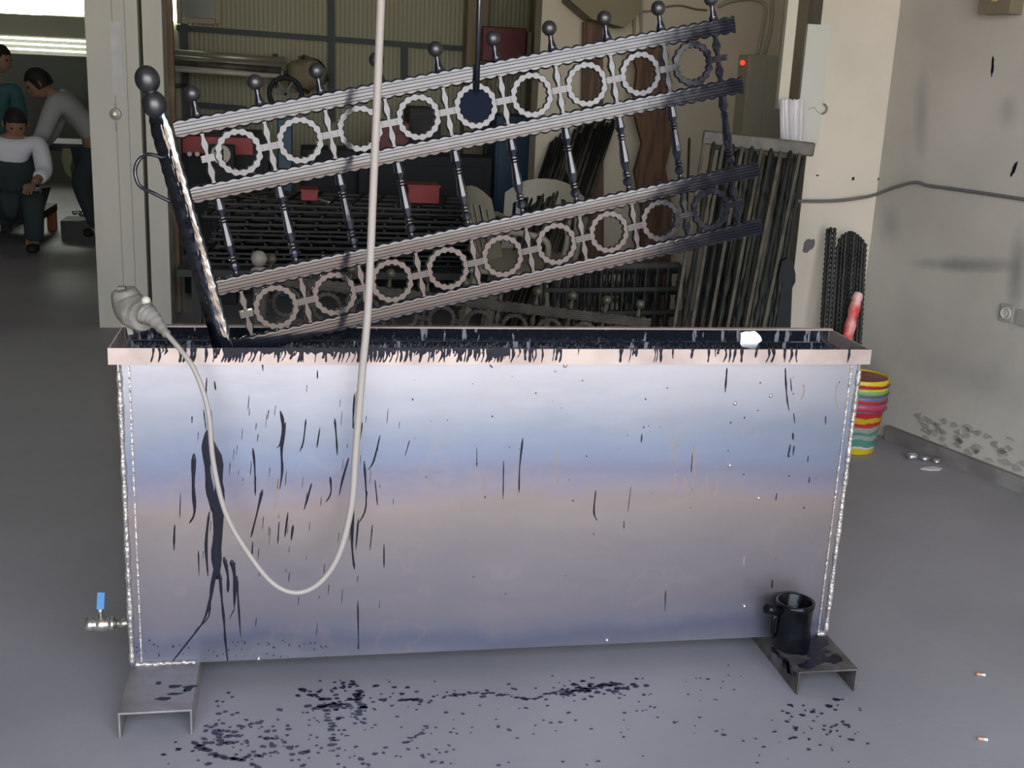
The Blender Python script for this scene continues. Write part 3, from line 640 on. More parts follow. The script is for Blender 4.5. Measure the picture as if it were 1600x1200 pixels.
# ---------------------------------------------------------------- electrical cabinet, conduits, wires
a = at(1147,85,YB); c = at(1213,240,YB); cx_ = (a.x+c.x)/2; w_ = at(1213,150,YB).x-at(1147,150,YB).x; h_ = a.z-at(1147,330,YB).z
t = thing('electrical_cabinet', 'grey wall cabinet with small red lamp on the rear beige wall', 'electrical cabinet', (cx_, YB, a.z-h_/2))
MB().box((0,-.09,0), (w_,.18,h_)).obj('cabinet_body', m_elec, t, bevel=.006)
MB().box((w_*.18,-.186,0), (w_*.5,.008,h_*.94)).obj('door', m_elec, t, bevel=.003)
p = at(1160,98,YB-.19); MB().lathe([(.016,0),(.016,.004),(.008,.006),(.008,.014)], p-t.location, (0,-1,0), 14).obj('indicator_lamp', mat('red_lamp', (.9,.04,.02), .3, emit=1.2), t)
for i, pts in enumerate(([(1184,84),(1192,40),(1196,15),(1190,3),(1170,-2),(1140,2),(1122,10)], [(1194,84),(1203,50),(1206,20),(1209,-60)])):
    b = MB(); b.tube(sm_path([at(x, y, YB-.03) for x, y in pts], 5), .012, 8)
    tag(b.obj('conduit', m_elec), ['conduit rising from the cabinet and bending left along the wall', 'straight conduit rising from the cabinet on the right'][i], 'conduit')
b = MB(); b.tube(sm_path([at(x, y, YB-.012) for x, y in [(984,18),(1020,17),(1045,10),(1065,9),(1085,14),(1105,16)]], 5), .006, 8)
tag(b.obj('wall_wire', m_rust), 'thin brown wire along the rear wall above the rings', 'wire')
b = MB()
for x_ in (990, 1001): b.tube([at(x_, -60, YB-.02), at(x_+1, 60, YB-.02)], .009, 8)
tag(b.obj('downpipe_pair', m_elec), 'pair of thin conduits running down beside the dark corbel', 'conduit')
# wire along right wall
pts = [at(1225,314,2.07), at(1300,314,2.07), at(1345,309,2.05)] + [onwall(x, y, .012) for x, y in ((1368,304),(1400,292),(1430,285),(1450,290),(1480,294),(1530,301),(1570,307),(1640,318))]
b = MB(); b.tube(sm_path(pts, 5), .0068, 8); tag(b.obj('wall_cable', mat('grey_black_cable', (.13,.13,.13), .6)), 'grey cable sagging across the pillar and right wall', 'cable')
# sockets
def wall_box(px, py, w, h, dpt, name, label, cat, mt):
    p = onwall(px, py); R = Matrix((WD, WN, Z)).transposed(); t = thing(name, label, cat, p); MB().box(WN*dpt/2, (w, dpt, h), R).obj('plate', mt, t, bevel=.003); return t, p, R
m_sock = mat('grey_socket', (.33,.33,.31), .5)
t, p, R = wall_box(1575,489,.062,.068,.012,'wall_socket','round grey wall socket on right wall, the left of two','socket',m_sock)
MB().lathe([(.026,0),(.024,.006),(.017,.006),(.017,.002),(.010,.002),(.009,.006)], WN*.012, WN, 18).obj('insert', mat('pale_socket', (.5,.5,.42), .5), t)
t, p, R = wall_box(1599,497,.05,.06,.012,'wall_socket','grey wall socket cut by the right edge of the view','socket',m_sock)
t, p, R = wall_box(1578,-20,.15,.20,.07,'junction_box','brown metal box high on right wall at the corner of view','box',mat('brown_box', (.20,.17,.11), .6))
MB().box(p-t.location+WN*.072+Vector((0,0,-.04)), (.02,.006,.03), R).obj('tag', mat('yellow_tag', (.6,.45,.15), .6), t)
# pillar fittings: flat channel, plastic sheet, hook
b = MB(); rect_prism(b, 1250, 38, 1286, 225, 2.1, .018); tag(b.obj('cable_trunking', mat('pale_trunking', (.56,.57,.50), .6)), 'flat pale vertical cover board on the cream pillar', 'cover board')
b = MB(); rect_prism(b, 1222, -60, 1238, 170, 2.1, .03); tag(b.obj('pillar_conduit', mat('cream_conduit', (.60,.58,.46), .6)), 'square cream conduit running down the left edge of the pillar', 'conduit')
b = MB(); n = 14; vs = []
for i in range(n+1):
    px = 1215+38*i/n; d = .012*math.sin(i*1.1)+.02
    tp = at(px, 155+1.5*math.sin(i*2), 2.03); bt = at(px+(-3 if i > n/2 else 2), 222, 2.03)
    vs += [tp-Y1*d, bt-Y1*d, bt-Y1*(d-.002), tp-Y1*(d-.002)]
b.add(vs, [(i*4+k_, i*4+(k_+1) % 4, (i+1)*4+(k_+1) % 4, (i+1)*4+k_) for i in range(n) for k_ in range(4)])
b.add(vs[:4], [(0,1,2,3)]); b.add(vs[-4:], [(3,2,1,0)])
tag(b.obj('plastic_sheet', m_paper), 'folded white plastic sheet hung on the pillar above leaning railings', 'plastic sheet')
b = MB(); b.tube(sm_path([at(x, y, 2.085) for x, y in ((1262,171),(1272,168),(1276,174),(1284,178),(1291,174),(1292,167),(1287,162))], 4), .0035, 8)
tag(b.obj('wire_hook', m_chan), 'bent wire hook sticking out of the cream pillar', 'hook')
# black plank standing by the pillar
YPk = 1.75; P = [at(x, y, YPk) for x, y in ((1222,408),(1232,404),(1239,410),(1243,428),(1243,440),(1238,450),(1235,520),(1225,700),(1200,700),(1208,520),(1215,450),(1217,430))]
P = [Vector((p.x, 0, max(p.z, 0))) for p in P]
b = MB(); b.prism([(p.x, p.z) for p in P], 0, .03, lambda a, c, d: Vector((a, YPk+d, c))); tag(b.obj('black_plank', m_black), 'flat black-painted bar standing against the cream pillar', 'bar')

# ---------------------------------------------------------------- bucket stack
bc = Vector((2.715, 1.72, 0)); sc_ = 1.0
def bucketmat(name, bands):
    m = bpy.data.materials.new(name); m.use_nodes = True; nt = m.node_tree; b = nt.nodes['Principled BSDF']; b.inputs['Roughness'].default_value = .4
    t = node(nt, 'ShaderNodeTexCoord'); s_ = node(nt, 'ShaderNodeSeparateXYZ'); nt.links.new(t.outputs['Object'], s_.inputs[0])
    no = node(nt, 'ShaderNodeTexNoise'); no.inputs['Scale'].default_value = 14; nt.links.new(t.outputs['Object'], no.inputs[0])
    m1 = node(nt, 'ShaderNodeMath', operation='MULTIPLY_ADD'); nt.links.new(no.outputs[0], m1.inputs[0]); m1.inputs[1].default_value = .035; nt.links.new(s_.outputs['Z'], m1.inputs[2])
    m2 = node(nt, 'ShaderNodeMath', operation='DIVIDE'); nt.links.new(m1.outputs[0], m2.inputs[0]); m2.inputs[1].default_value = .24
    r = node(nt, 'ShaderNodeValToRGB'); r.color_ramp.interpolation = 'CONSTANT'; cr = r.color_ramp
    while len(cr.elements) > 1: cr.elements.remove(cr.elements[-1])
    cr.elements[0].color = (*bands[0][1], 1); cr.elements[0].position = 0
    for p_, c_ in bands[1:]: e = cr.elements.new(p_); e.color = (*c_, 1)
    nt.links.new(m2.outputs[0], r.inputs[0]); nt.links.new(r.outputs[0], b.inputs['Base Color']); return m
YE=(.75,.55,.02); RE=(.62,.05,.05); TE=(.10,.33,.27); GR=(.22,.45,.16); BL=(.10,.16,.30); MG=(.45,.06,.12); WH=(.7,.7,.62); PL=(.42,.44,.36)
mb1 = bucketmat('printed_bucket_teal', [(0,YE),(.19,WH),(.23,TE),(.36,PL),(.44,TE),(.50,PL),(.60,RE),(.68,YE),(.76,RE),(.86,MG)])
mb2 = bucketmat('printed_bucket_band_blue', [(0,RE),(.86,RE),(.93,BL),(1.0,MG)])
mb3 = bucketmat('printed_bucket_band_green', [(0,RE),(.80,BL),(.88,GR),(.97,YE)])
mb4 = bucketmat('printed_bucket_band_yellow', [(0,RE),(.84,RE),(.92,YE)])
labs = ['lowest nested bucket with teal and red print by the right wall', 'second nested bucket of the stack with blue and magenta rim band', 'third nested bucket of the stack with green and yellow rim band', 'topmost nested bucket with yellow rim and rusty inside']
m_inb = mat('rusty_red_inside', (.28,.10,.07), .8, col2=(.36,.15,.10), scale=12)
for i, mt in enumerate((mb1, mb2, mb3, mb4)):
    t = thing('bucket', labs[i], 'bucket', bc+Vector((0,0,.0335*i+.001)), 'nested buckets by the right wall')
    H = .225; rb, rt = .088, .112
    MB().lathe([(rb-.004,0),(rb,.004),(rt-.002,H-.03),(rt+.004,H-.028),(rt+.004,H-.002),(rt+.001,H),(rt-.003,H-.004),(rt-.003,H-.03)], (0,0,0), (0,0,1), 36).obj('body', mt, t)
    if i == 3: MB().lathe([(.001,H-.012),(rt-.004,H-.006)], (0,0,0), (0,0,1), 36, cap=False).obj('contents', m_inb, t)
    MB().tube(sm_path([(math.cos(a_)*(rt+.008), math.sin(a_)*(rt+.008), H-.03-.0*abs(math.sin(a_))) for a_ in [PI+PI*j/10 for j in range(11)]], 2), .0018, 6).obj('bail', m_chan, t)
# tiny print marks on top bucket rim
# rubbish by the wall
b0 = fl(1440, 722)
for i, (px, py, r_, lab) in enumerate(((1425,714,.022,'crumpled silver foil ball nearest the buckets on floor'),(1445,717,.016,'small crumpled foil scrap in the middle of floor litter'),(1463,720,.015,'shiny foil scrap rightmost of the litter by the wall'))):
    p = fl(px, py+4); b = MB(); b.ball((0,0,r_*.7), r_, 10, (1.3,1,.7))
    for v in b.v: v += Vector((random.uniform(-1,1), random.uniform(-1,1), random.uniform(-.3,.6)))*r_*.18
    ob = b.obj('foil_scrap', m_foil); ob.location = p; tag(ob, lab, 'litter', 'foil scraps by the right wall')
b = MB(); p = fl(1455,733); blob(b, Vector((p.x,p.y,.001)), X1, Y1, Z, .04, .02, .003, 6, .3); tag(b.obj('paper_scrap', m_butt2), 'flat pale paper scrap on floor below the foil litter', 'litter')
for (px, py, lab, dx) in ((1533,1056,'cigarette butt on the floor at right, upper of two',.012),(1536,1157,'cigarette butt on the floor at lower right corner',.012)):
    p = fl(px, py); t = thing('cigarette_butt', lab, 'cigarette butt', (p.x,p.y,.004), 'cigarette butts on the floor')
    MB().tube([(-dx,.004,0),(0,0,0)], .0036, 8).obj('filter', m_butt, t); MB().tube([(0,0,0),(dx*.8,-.004,0)], .0034, 8).obj('paper', m_butt2, t)

# ---------------------------------------------------------------- bundle of beaded bars leaning by the pillar
tops = [(1293,362),(1298,360),(1304,361),(1312,372),(1317,366),(1322,363),(1327,361),(1331,361),(1335,363),(1340,366),(1344,370),(1348,374),(1352,380),(1309,384)]
for i, (px, py) in enumerate(tops):
    Yt = 2.03-.02*(i % 3); tp = at(px, py, Yt); ft = at(px-14+random.uniform(-3,3), 640, 1.86-.02*(i % 3)); ft.z = 0.003; ft.x = tp.x-.03+random.uniform(-.01,.01) 
    t = thing('beaded_bar', 'dark beaded ornamental iron bar in the bundle leaning on the pillar', 'iron bar', ft, 'beaded bars leaning in a bundle on the pillar')
    d = tp-ft; L = d.length; b = MB(); n_ = int(L/.021); pts = []; rs = []
    for j in range(n_*2+1): pts.append(d*(j/(n_*2))); rs.append(.0098 if j % 2 else .0052)
    b.tube(pts, rs, 6); b.obj('bar', m_darkiron, t)
    if i < 3 : MB().ball(d+Vector((0,0,.006)), .009, 8).obj('tip', m_darkiron, t)
b = MB(); pts = [at(1321,538,1.80), at(1327,515,1.82), at(1333,490,1.85), at(1338,470,1.87), at(1342,458,1.88)]
b.tube(sm_path(pts,4), [.020,.026,.024,.021,.024,.026,.023,.020,.023,.025,.024,.022,.021,.023,.022,.020,.018][:len(sm_path(pts,4))], 12)
tag(b.obj('red_wrapper', m_redwrap), 'crumpled red and white plastic wrapped round the beaded bars', 'wrapper')

# ---------------------------------------------------------------- railings leaning at right behind the tank
# each: thick top handrail, slanting flat bars with ornaments, leaning on the pillar
def lean_railing(pts_top, pts_bot, lab, Yt, Yb, handrail=True, nb=5, mt=None):
    (ax_, ay_), (bx_, by_) = pts_top; (cx2, cy2), (dx2, dy2) = pts_bot
    A = at(ax_, ay_, Yt); B = at(bx_, by_, Yt-.12); C_ = at(cx2, cy2, Yb); D_ = at(dx2, dy2, Yb-.10)
    t = thing('leaning_railing', lab, 'railing', (C_+D_)/2, 'railings leaning behind the tank at right'); o = t.location; mt = mt or m_dusty
    if handrail: MB().bar(A-o, B-o, .055, .030, (0,1,0)).obj('handrail', mt, t, bevel=.006)
    MB().bar(C_-o, D_-o, .03, .03).obj('bottom_rail', mt, t)
    for i in range(nb):
        f = (i+.12)/(nb-.2); a = A.lerp(B, f); c = C_.lerp(D_, f)
        MB().bar(a-o, c-o, .013, .008, (0,1,0)).obj('upright', mt, t)
        if i < nb-1:
            f2 = (i+.62)/(nb-.2); a2 = A.lerp(B, f2); c2 = C_.lerp(D_, f2); b = MB(); n_ = 44; pts = []; rs = []
            for j in range(n_+1): pts.append(a2.lerp(c2, j/n_)-o); rs.append(.004+.006*abs(math.sin(j*.9))*(1 if (j//6) % 2 else .5))
            b.tube(pts, [q_*1.5 for q_ in rs], 6).obj('twisted_bar', m_darkiron, t)
    return t
def fy(px, Y):  # pixel row of the floor at distance Y below given column
    lo, hi = 300, 1200
    for _ in range(40):
        m_ = (lo+hi)/2
        if at(px, m_, Y).z > .02: lo = m_
        else: hi = m_
    return lo
lean_railing(((1098,214),(1272,234)), ((1010,fy(1010,1.3)),(1160,fy(1160,1.3))), 'dusty black railing with thick handrail leaning behind tank, front of the stack', 1.95, 1.30, True, 6)
lean_railing(((1112,222),(1240,238)), ((1036,fy(1036,1.45)),(1150,fy(1150,1.45))), 'dusty black railing leaning just behind the front one of the stack', 2.02, 1.45, True, 5)
lean_railing(((1125,232),(1262,246)), ((1050,fy(1050,1.6)),(1190,fy(1190,1.6))), 'dark railing at the back of the leaning stack beside the pillar', 2.06, 1.60, False, 13, m_darkiron)
# ---------------------------------------------------------------- second railing behind tank (rings and ball finials)
bal2 = mat('dusty_bronze_ball', (.10,.085,.055), .4, ior=1.7)
r2 = railing('grey dusty ring railing with ball finials standing just behind the tank', n=11, mt=m_dusty, balls=bal2, ends=(10.4,10.4,10.4,10.4))
A = at(420, 436, 1.35); B = at(1046, 509, 1.55)
ux = (B-A); ux.z = ux.z; ux.normalize(); uy = Z.cross(ux).normalized(); uz = ux.cross(uy)
m4 = Matrix((ux, uy, uz)).transposed().to_4x4(); m4.translation = A - uz*V1; r2.matrix_world = m4
# pale newel of that railing
t = thing('newel_post', 'pale dusty newel post with ball top standing behind the main railing', 'post', (at(405,430,1.25).x, 1.25, 0)); zt = at(404,404,1.25).z
MB().box((0,0,(zt-.06)/2), (.04,.04,zt-.06)).obj('post', m_dusty, t, bevel=.004)
MB().lathe([(.021,0),(.030,.012),(.026,.028),(.012,.036)], (0,0,zt-.062), (0,0,1), 16).obj('collar', m_primer, t)
MB().ball((0,0,zt), .027, 18).obj('ball', m_primer, t)
# dark stack of railings standing behind right part of tank
for i in range(4):
    Y = 2.0+.10*i; y0 = 412+i*3
    A = at(852+i*14, y0+4, Y); B = at(1062, y0+2, Y); t = thing('dark_railing', 'black iron railing upright in the dark stack between tank and leaning rods', 'railing', ((A.x+B.x)/2, Y, 0), 'dark railings stacked upright behind the tank'); o = t.location
    MB().bar(A-o, B-o, .03, .02).obj('top_rail', m_darkiron, t)
    for dz in (.10, .2, .3, .42): MB().bar(A-o-Z*dz, B-o-Z*dz, .02, .016).obj('rail', m_darkiron, t)
    for j in range(13):
        p = A.lerp(B, j/12)-o; b = MB(); pts = [Vector((p.x, p.y, z_)) for z_ in [p.z-(p.z-.002)*q_/30 for q_ in range(31)]]; b.tube(pts, [.010 if q_ % 3 == 0 else .006 for q_ in range(31)], 6).obj('baluster', m_darkiron, t)
# ---------------------------------------------------------------- rods leaning against the rear wall
for i in range(60):
    f = i/59; tx = 862+100*f+random.uniform(-3,3); ty = 235-42*math.sin(PI*min(1, f*1.3)*.55)+random.uniform(-12,12)
    tp = at(tx, ty, YB-.06-.02*(i % 3)); bx = at(790+f*95+random.uniform(-4,4), 420, 4.0); ft = Vector((bx.x-.12, 3.9+.03*(i % 4), .006))
    b = MB(); b.tube([Vector((0,0,0)), tp-ft], .010 if i % 3 else .013, 6); ob = b.obj('iron_rod', m_darkiron if i % 4 else m_dusty); ob.location = ft
    tag(ob, 'long dark iron rod leaning in the sheaf against the rear beige wall', 'iron rod', 'iron rods leaning on the rear wall')
# timber boards
def board(pl, Y, th, lab, m=m_wood):
    P = [at(x, y, Y) for x, y in pl]; b = MB(); b.prism([(p.x, max(p.z, 0)) for p in P], 0, th, lambda a, c, d: Vector((a, Y+d, c))); return tag(b.obj('timber_board', m), lab, 'board')
board([(912,34),(934,32),(942,40),(944,480),(906,480)], YB-.09, .04, 'narrow red-brown timber board standing against the rear wall')
board([(985,70),(1035,62),(1048,120),(1042,170),(1052,215),(1040,262),(1050,320),(1046,500),(996,500),(1004,330),(992,268),(1004,225),(990,170),(996,110)], YB-.30, .05, 'wide curvy-edged brown timber slab standing behind the railing')
# stick near cabinet
b = MB(); b.tube([at(1077,216,YB-.3), at(1068,480,YB-.8)], .008, 6); tag(b.obj('thin_stick', m_dusty), 'thin stick leaning near the rear wall beside the brown slab', 'stick')

# ---------------------------------------------------------------- plastic chairs
def chair(loc, rz, lab):
    t = thing('plastic_chair', lab, 'chair', loc, 'white plastic chairs in the workshop'); t.rotation_euler = (0,0,rz)
    b = MB(); n = 14; o_ = []
    # backrest: curved shell with arched outline and three slots
    vs = []; 
    def shell(u0, u1, z0, z1):
        s_ = MB(); m_ = 8; V_ = []
        for i in range(m_+1):
            u = u0+(u1-u0)*i/m_
            for z in (z0, z1):
                zz = z - (.10*(abs(u)/.25)**2.5 if z > .7 else 0); y = .20-.9*u*u+(zz-.44)*.25
                V_.append((u, y, zz)); V_.append((u, y+.006, zz))
        F_ = []
        for i in range(m_): a = i*4; F_ += [(a,a+4,a+6,a+2),(a+1,a+3,a+7,a+5),(a+2,a+6,a+7,a+3),(a,a+1,a+5,a+4)]
        F_ += [(0,2,3,1),(m_*4, m_*4+1, m_*4+3, m_*4+2)]; s_.add(V_, F_); return s_
    for u0, u1, z0, z1 in ((-.24,.24,.76,.86),(-.24,.24,.44,.50),(-.24,-.19,.50,.76),(.19,.24,.50,.76),(-.10,-.05,.50,.76),(.05,.10,.50,.76),(-.02,.02,.5,.76),(-.17,-.13,.5,.76),(.13,.17,.5,.76)):
        s_ = shell(u0, u1, z0, z1); b.add(s_.v, s_.f)
    b.obj('backrest', m_white, t)
    MB().box((0,0,.43), (.46,.44,.03)).obj('seat', m_white, t, bevel=.012)
    for sx_ in (-1, 1):
        for sy_ in (-1, 1): MB().bar((sx_*.20, sy_*.19, .42), (sx_*.25, sy_*.25, 0), .035, .03).obj('leg', m_white, t)
        MB().tube(sm_path([(sx_*.235,.20,.62),(sx_*.265,.05,.66),(sx_*.27,-.15,.65),(sx_*.26,-.22,.60),(sx_*.23,-.20,.43)],4), .017, 8).obj('armrest', m_white, t)
    return t
p = at(770, 284, 3.6); chair((p.x+.17, 3.65, 0), 1.15, 'white plastic chair behind the railing, the left of two')
p = at(838, 292, 3.9); chair((p.x+.06, 4.05, 0), -.3, 'white plastic chair against the rear wall, the right of two')

# ---------------------------------------------------------------- workshop clutter behind railing
def cab(px0, py0, px1, Y, dep, lab, cat, name, m, z0=0, door=True):
    A = at(px0, py0, Y); B = at(px1, py0, Y); t = thing(name, lab, cat, ((A.x+B.x)/2, Y+dep/2, z0)); h = A.z-z0; w = B.x-A.x
    MB().box((0,0,h/2), (w, dep, h)).obj('body', m, t, bevel=.008)
    if door: MB().box((0,-dep/2-.006,h*.5), (w*.86,.012,h*.86)).obj('door', m, t, bevel=.003); MB().box((w*.33,-dep/2-.018,h*.55), (.015,.015,.08)).obj('handle', m_chan, t)
    return t
cab(776,180,836,5.6,.4,'tall petrol-blue cabinet behind the plastic chairs','cabinet','blue_cabinet',m_bluec)
cab(433,178,457,4.9,.3,'narrow blue cabinet seen through the second ring','cabinet','blue_cabinet',m_bluec)
tm = cab(282,205,420,5.0,.45,'black machine with red top band at left behind the railing','machine','banded_machine',m_black)
A = at(284,212,4.97)-tm.location; B = at(396,243,4.97)-tm.location; MB().box(((A.x+B.x)/2, -.235, (A.z+B.z)/2), (B.x-A.x, .03, A.z-B.z)).obj('red_band', m_red, tm, bevel=.004)
cab(590,190,640,5.7,.4,'dark red cupboard at the back behind the railing','cupboard','red_cupboard',m_dred)
cab(470,232,560,5.4,.4,'low black machine in front of the ribbed wall','machine','black_machine',m_black)
cab(560,240,770,5.3,.3,'long black cupboard behind the pile of flat railings','cupboard','black_cupboard',m_black)
cab(640,168,690,6.25,.45,'dark chest against the ribbed wall behind the middle rings','chest','dark_chest',m_table)
t = thing('red_box', 'dark red box fixed on the tan column beside the hanging rod', 'box', at(785,70,6.3)); MB().box((0,0,0), (.33,.18,.25)).obj('body', m_dred, t, bevel=.01); MB().box((.19,0,0), (.03,.16,.2)).obj('side_plate', m_rust, t)
# number disc reading 11
o = at(345,241,4.62); t = thing('number_disc', 'round pale disc with number 11 behind the first ring', 'sign', o)
MB().lathe([(.057,0),(.057,.006)], (0,0,0), (0,-1,0), 28).obj('disc', m_white, t)
for dx in (-.022, .012):
    b = MB(); b.box((dx,-.008,0), (.009,.003,.062)); b.bar((dx-.016,-.008,.015), (dx,-.008,.029), .009, .003, (0,1,0)); b.obj('digit', m_black, t)
cab(326,226,366,4.64,.10,'black panel carrying the round number disc','control board','control_board',m_black,door=False)
b = MB(); b.bar(at(290,247,4.85), at(316,248,4.85), .012, .01); #tag(b.obj('pale_strip', m_pale), 'thin pale strip on the red machine front', 'strip')
for i, px in enumerate((298,310)):
    o = at(px,239,4.962); t = thing('gauge', ['round pale gauge on the red machine, left of two','round pale gauge on the red machine, right of two'][i], 'gauge', o); MB().lathe([(.014,0),(.014,.1)], (0,.005,0), (0,-1,0), 14).obj('dial', m_pale, t)
# trestle table with dark railings piled flat
tb = Vector((at(540,330,4.45).x, 4.45, 0)); tz = at(545,405,4.45).z; ptop = tz+.012+10*.034+.018
t = thing('work_table', 'long dark trestle table under the pile of flat railings', 'table', tb)
MB().box((0,0,tz-.02), (1.9,.9,.04)).obj('table_top', m_table, t)
for sx_ in (-.85,.85):
    for sy_ in (-.38,.38): MB().bar((sx_, sy_, 0), (sx_, sy_, tz-.04), .05, .05).obj('leg', m_table, t)
for i in range(11):
    z = tz+.012+i*.034; a_ = random.uniform(-.05,.05); t = thing('flat_railing', 'dark iron railing lying flat in the pile on the trestle table', 'railing', (tb.x+random.uniform(-.08,.08), tb.y+random.uniform(-.04,.04), z), 'railings piled flat on the trestle table'); t.rotation_euler = (0,0,a_)
    for yy in (-.32,-.12,.12,.32): MB().box((0,yy,.0), (1.6,.035,.012)).obj('rail', m_darkiron, t)
    for k_ in range(13): MB().bar((-.78+k_*.13,-.32,.012), (-.70+k_*.13,.32,.012), .014, .012).obj('baluster', m_darkiron, t)
for i, (x0_, y0_, x1_, y1_, Y) in enumerate(((395,340,450,380,4.4),(415,350,448,378,4.38),(430,300,450,312,4.42),(480,330,500,352,4.4),(350,335,420,346,4.45),(360,390,430,392,4.35),(490,325,511,327,4.4))):
    b = MB(); A = at(x0_,y0_,Y); B = at(x1_,y1_,Y+.25); A.z = B.z = ptop+.005; B.y = A.y+(.3 if i % 2 else -.22); ob = MB().bar(A-A, B-A, .012, .008).obj('loose_flat_bar', m_dusty if i != 6 else m_pale); ob.location = A
    tag(ob, ['dusty iron flat bar lying loose on the railing pile, the longest', 'dusty flat bar lying loose beside the longest one', 'short dusty flat bar at top of the pile', 'short dusty flat bar in the middle of the pile', 'level dusty flat bar at the left of the pile', 'level dusty flat bar low at left of the pile', 'short pale strip lying on the dark pile'][i], 'iron bar')
def crate(px0, py0, px1, py1, Y, lab, m):
    A = at(px0, py0, Y); B = at(px1, py1, Y); t = thing('red_crate', lab, 'crate', ((A.x+B.x)/2, Y+.1, ptop+.001)); w = B.x-A.x; h = A.z-B.z
    MB().box((0,0,h*.45), (w,.2,h*.9)).obj('body', m, t, bevel=.004); MB().box((0,0,h*.94), (w*1.06,.212,h*.12)).obj('rim', m, t)
crate(470,285,497,303,4.25,'small bright red crate on the pile left of the cable',m_red); crate(638,300,686,330,4.25,'dark red crate behind the turned balusters right of the cable',m_red)
# pipes on rack, rag bundle
for i, (y0, y1, x1, Y, m, r_) in enumerate(((83,96,445,6.6,m_pipe,.030),(92,106,447,6.5,m_pipe,.030),(97,111,440,6.45,m_dusty,.028),(103,114,442,6.45,m_pale,.018),(108,119,436,6.4,m_pale,.018),(88,101,430,6.7,m_dusty,.026))):
    A = at(268,y0,Y); B = at(x1,y1,Y); ob = MB().tube([Vector((0,0,0)), B-A], r_, 12).obj('pipe', m); ob.location = A
    tag(ob, ['grey pipe topmost on the wall rack', 'grey pipe second from the top on the wall rack', 'dark pipe under the two grey pipes on the rack', 'thin pale tube on the rack front, upper of two', 'thin pale tube lowest on the rack front', 'dark pipe at the back of the wall rack'][i], 'pipe', 'pipes on the wall rack')
t = thing('pipe_rack', 'dark steel bracket rack carrying pipes on the ribbed wall', 'rack', at(289,120,6.9))
for px in (289,430):
    o = t.location; A = at(px,84,6.9)-o; B = at(px,132,6.9)-o; MB().bar(A, B, .05, .04).bar(B, B+Vector((0,-.6,.0)), .03, .03, (0,0,1)).obj('bracket', m_table, t)
o = at(478,116,6.5); b = MB()
b.ball((0,0,0), .16, 14, (1,.6,.75))
for v in b.v: v += Vector((random.uniform(-1,1), random.uniform(-1,1), random.uniform(-1,1)))*.030
ob = b.obj('rag_bundle', mat('brown_sacking', (.20,.17,.10), .9, col2=(.28,.24,.15), scale=6)); ob.location = o; tag(ob, 'crumpled brown sacking bundle beside the pipe ends', 'sack')
o = at(446,152,5.05); o.z = at(433,178,4.9).z+.118; t = thing('wheel', 'dark spoked wheel standing behind the top rail', 'wheel', o)
MB().tube([(math.cos(a_*PI/10)*.10,0,math.sin(a_*PI/10)*.10) for a_ in range(20)], .016, 8, closed=True).obj('tyre', m_black, t)
for a_ in range(3): q_ = a_*PI/3; MB().bar((math.cos(q_)*.1,0,math.sin(q_)*.1), (-math.cos(q_)*.1,0,-math.sin(q_)*.1), .012,.012).obj('spoke', m_dusty, t)

# ---------------------------------------------------------------- left hall: tables, workers
def tbl(A, w, dpt, h, lab, ml, mtp=None):
    t = thing('work_bench', lab, 'bench', A); MB().box((0,0,h-.03), (w,dpt,.06)).obj('bench_top', mtp or m_table, t)
    for sx_ in (-1,1):
        for sy_ in (-1,1): MB().bar((sx_*(w/2-.04), sy_*(dpt/2-.04), 0), (sx_*(w/2-.04), sy_*(dpt/2-.04), h-.06), .07, .07).obj('leg', ml, t)
p = fl(50,380); tbl((p.x-.55, p.y+.35, 0), 1.2, .9, .22, 'low dark bench with orange wooden legs in the left hall', m_orange, m_black)
p = at(115, 225, 7.6); tbl((p.x-.12, 7.9, 0), 1.0, .6, p.z+.0, 'dark tall bench behind the left pillar where the worker bends', m_table)
for i, (px, m) in enumerate(((104,m_white),(127,m_white))):
    A = at(px,232,7.55); b = MB(); n_ = 8; P_ = [(-.03,0),(.03,0),(.045,-.06),(.02,-.16),(.03,-.24),(-.02,-.2),(-.045,-.08)]; b.prism(P_, 0, .015, lambda a, c, d: Vector((a, d, c))); ob = b.obj('work_glove', mat('olive_glove_%d' % i, (.30,.32,.16), .9)); ob.location = A
    tag(ob, ['pale cloth hanging off the dark bench, left of two', 'pale cloth hanging off the dark bench next to the pillar'][i], 'cloth')
for i, (px, py, s_) in enumerate(((117,332,.022),(129,333,.034),(146,333,.022))):
    o = at(px,py,7.3); t = thing('metal_fitting', ['small shiny metal fitting under the bench, left of three','bright shiny metal fitting under the bench, middle of three','small shiny metal fitting under the bench next to the pillar'][i], 'metal fitting', o)
    MB().lathe([(s_*.6,0),(s_,s_*.4),(s_,s_*1.2),(s_*.5,s_*1.6)], (0,0,-s_*.8), (0,0,1), 12).obj('cap', m_foil, t)
A = at(132,342,7.35); t = thing('tool_tray', 'dark tray under the bench carrying the shiny fittings', 'tray', (A.x,7.35,0)); MB().box((0,0,(A.z)/2-.0), (.32,.3,A.z)).obj('body', m_table, t)

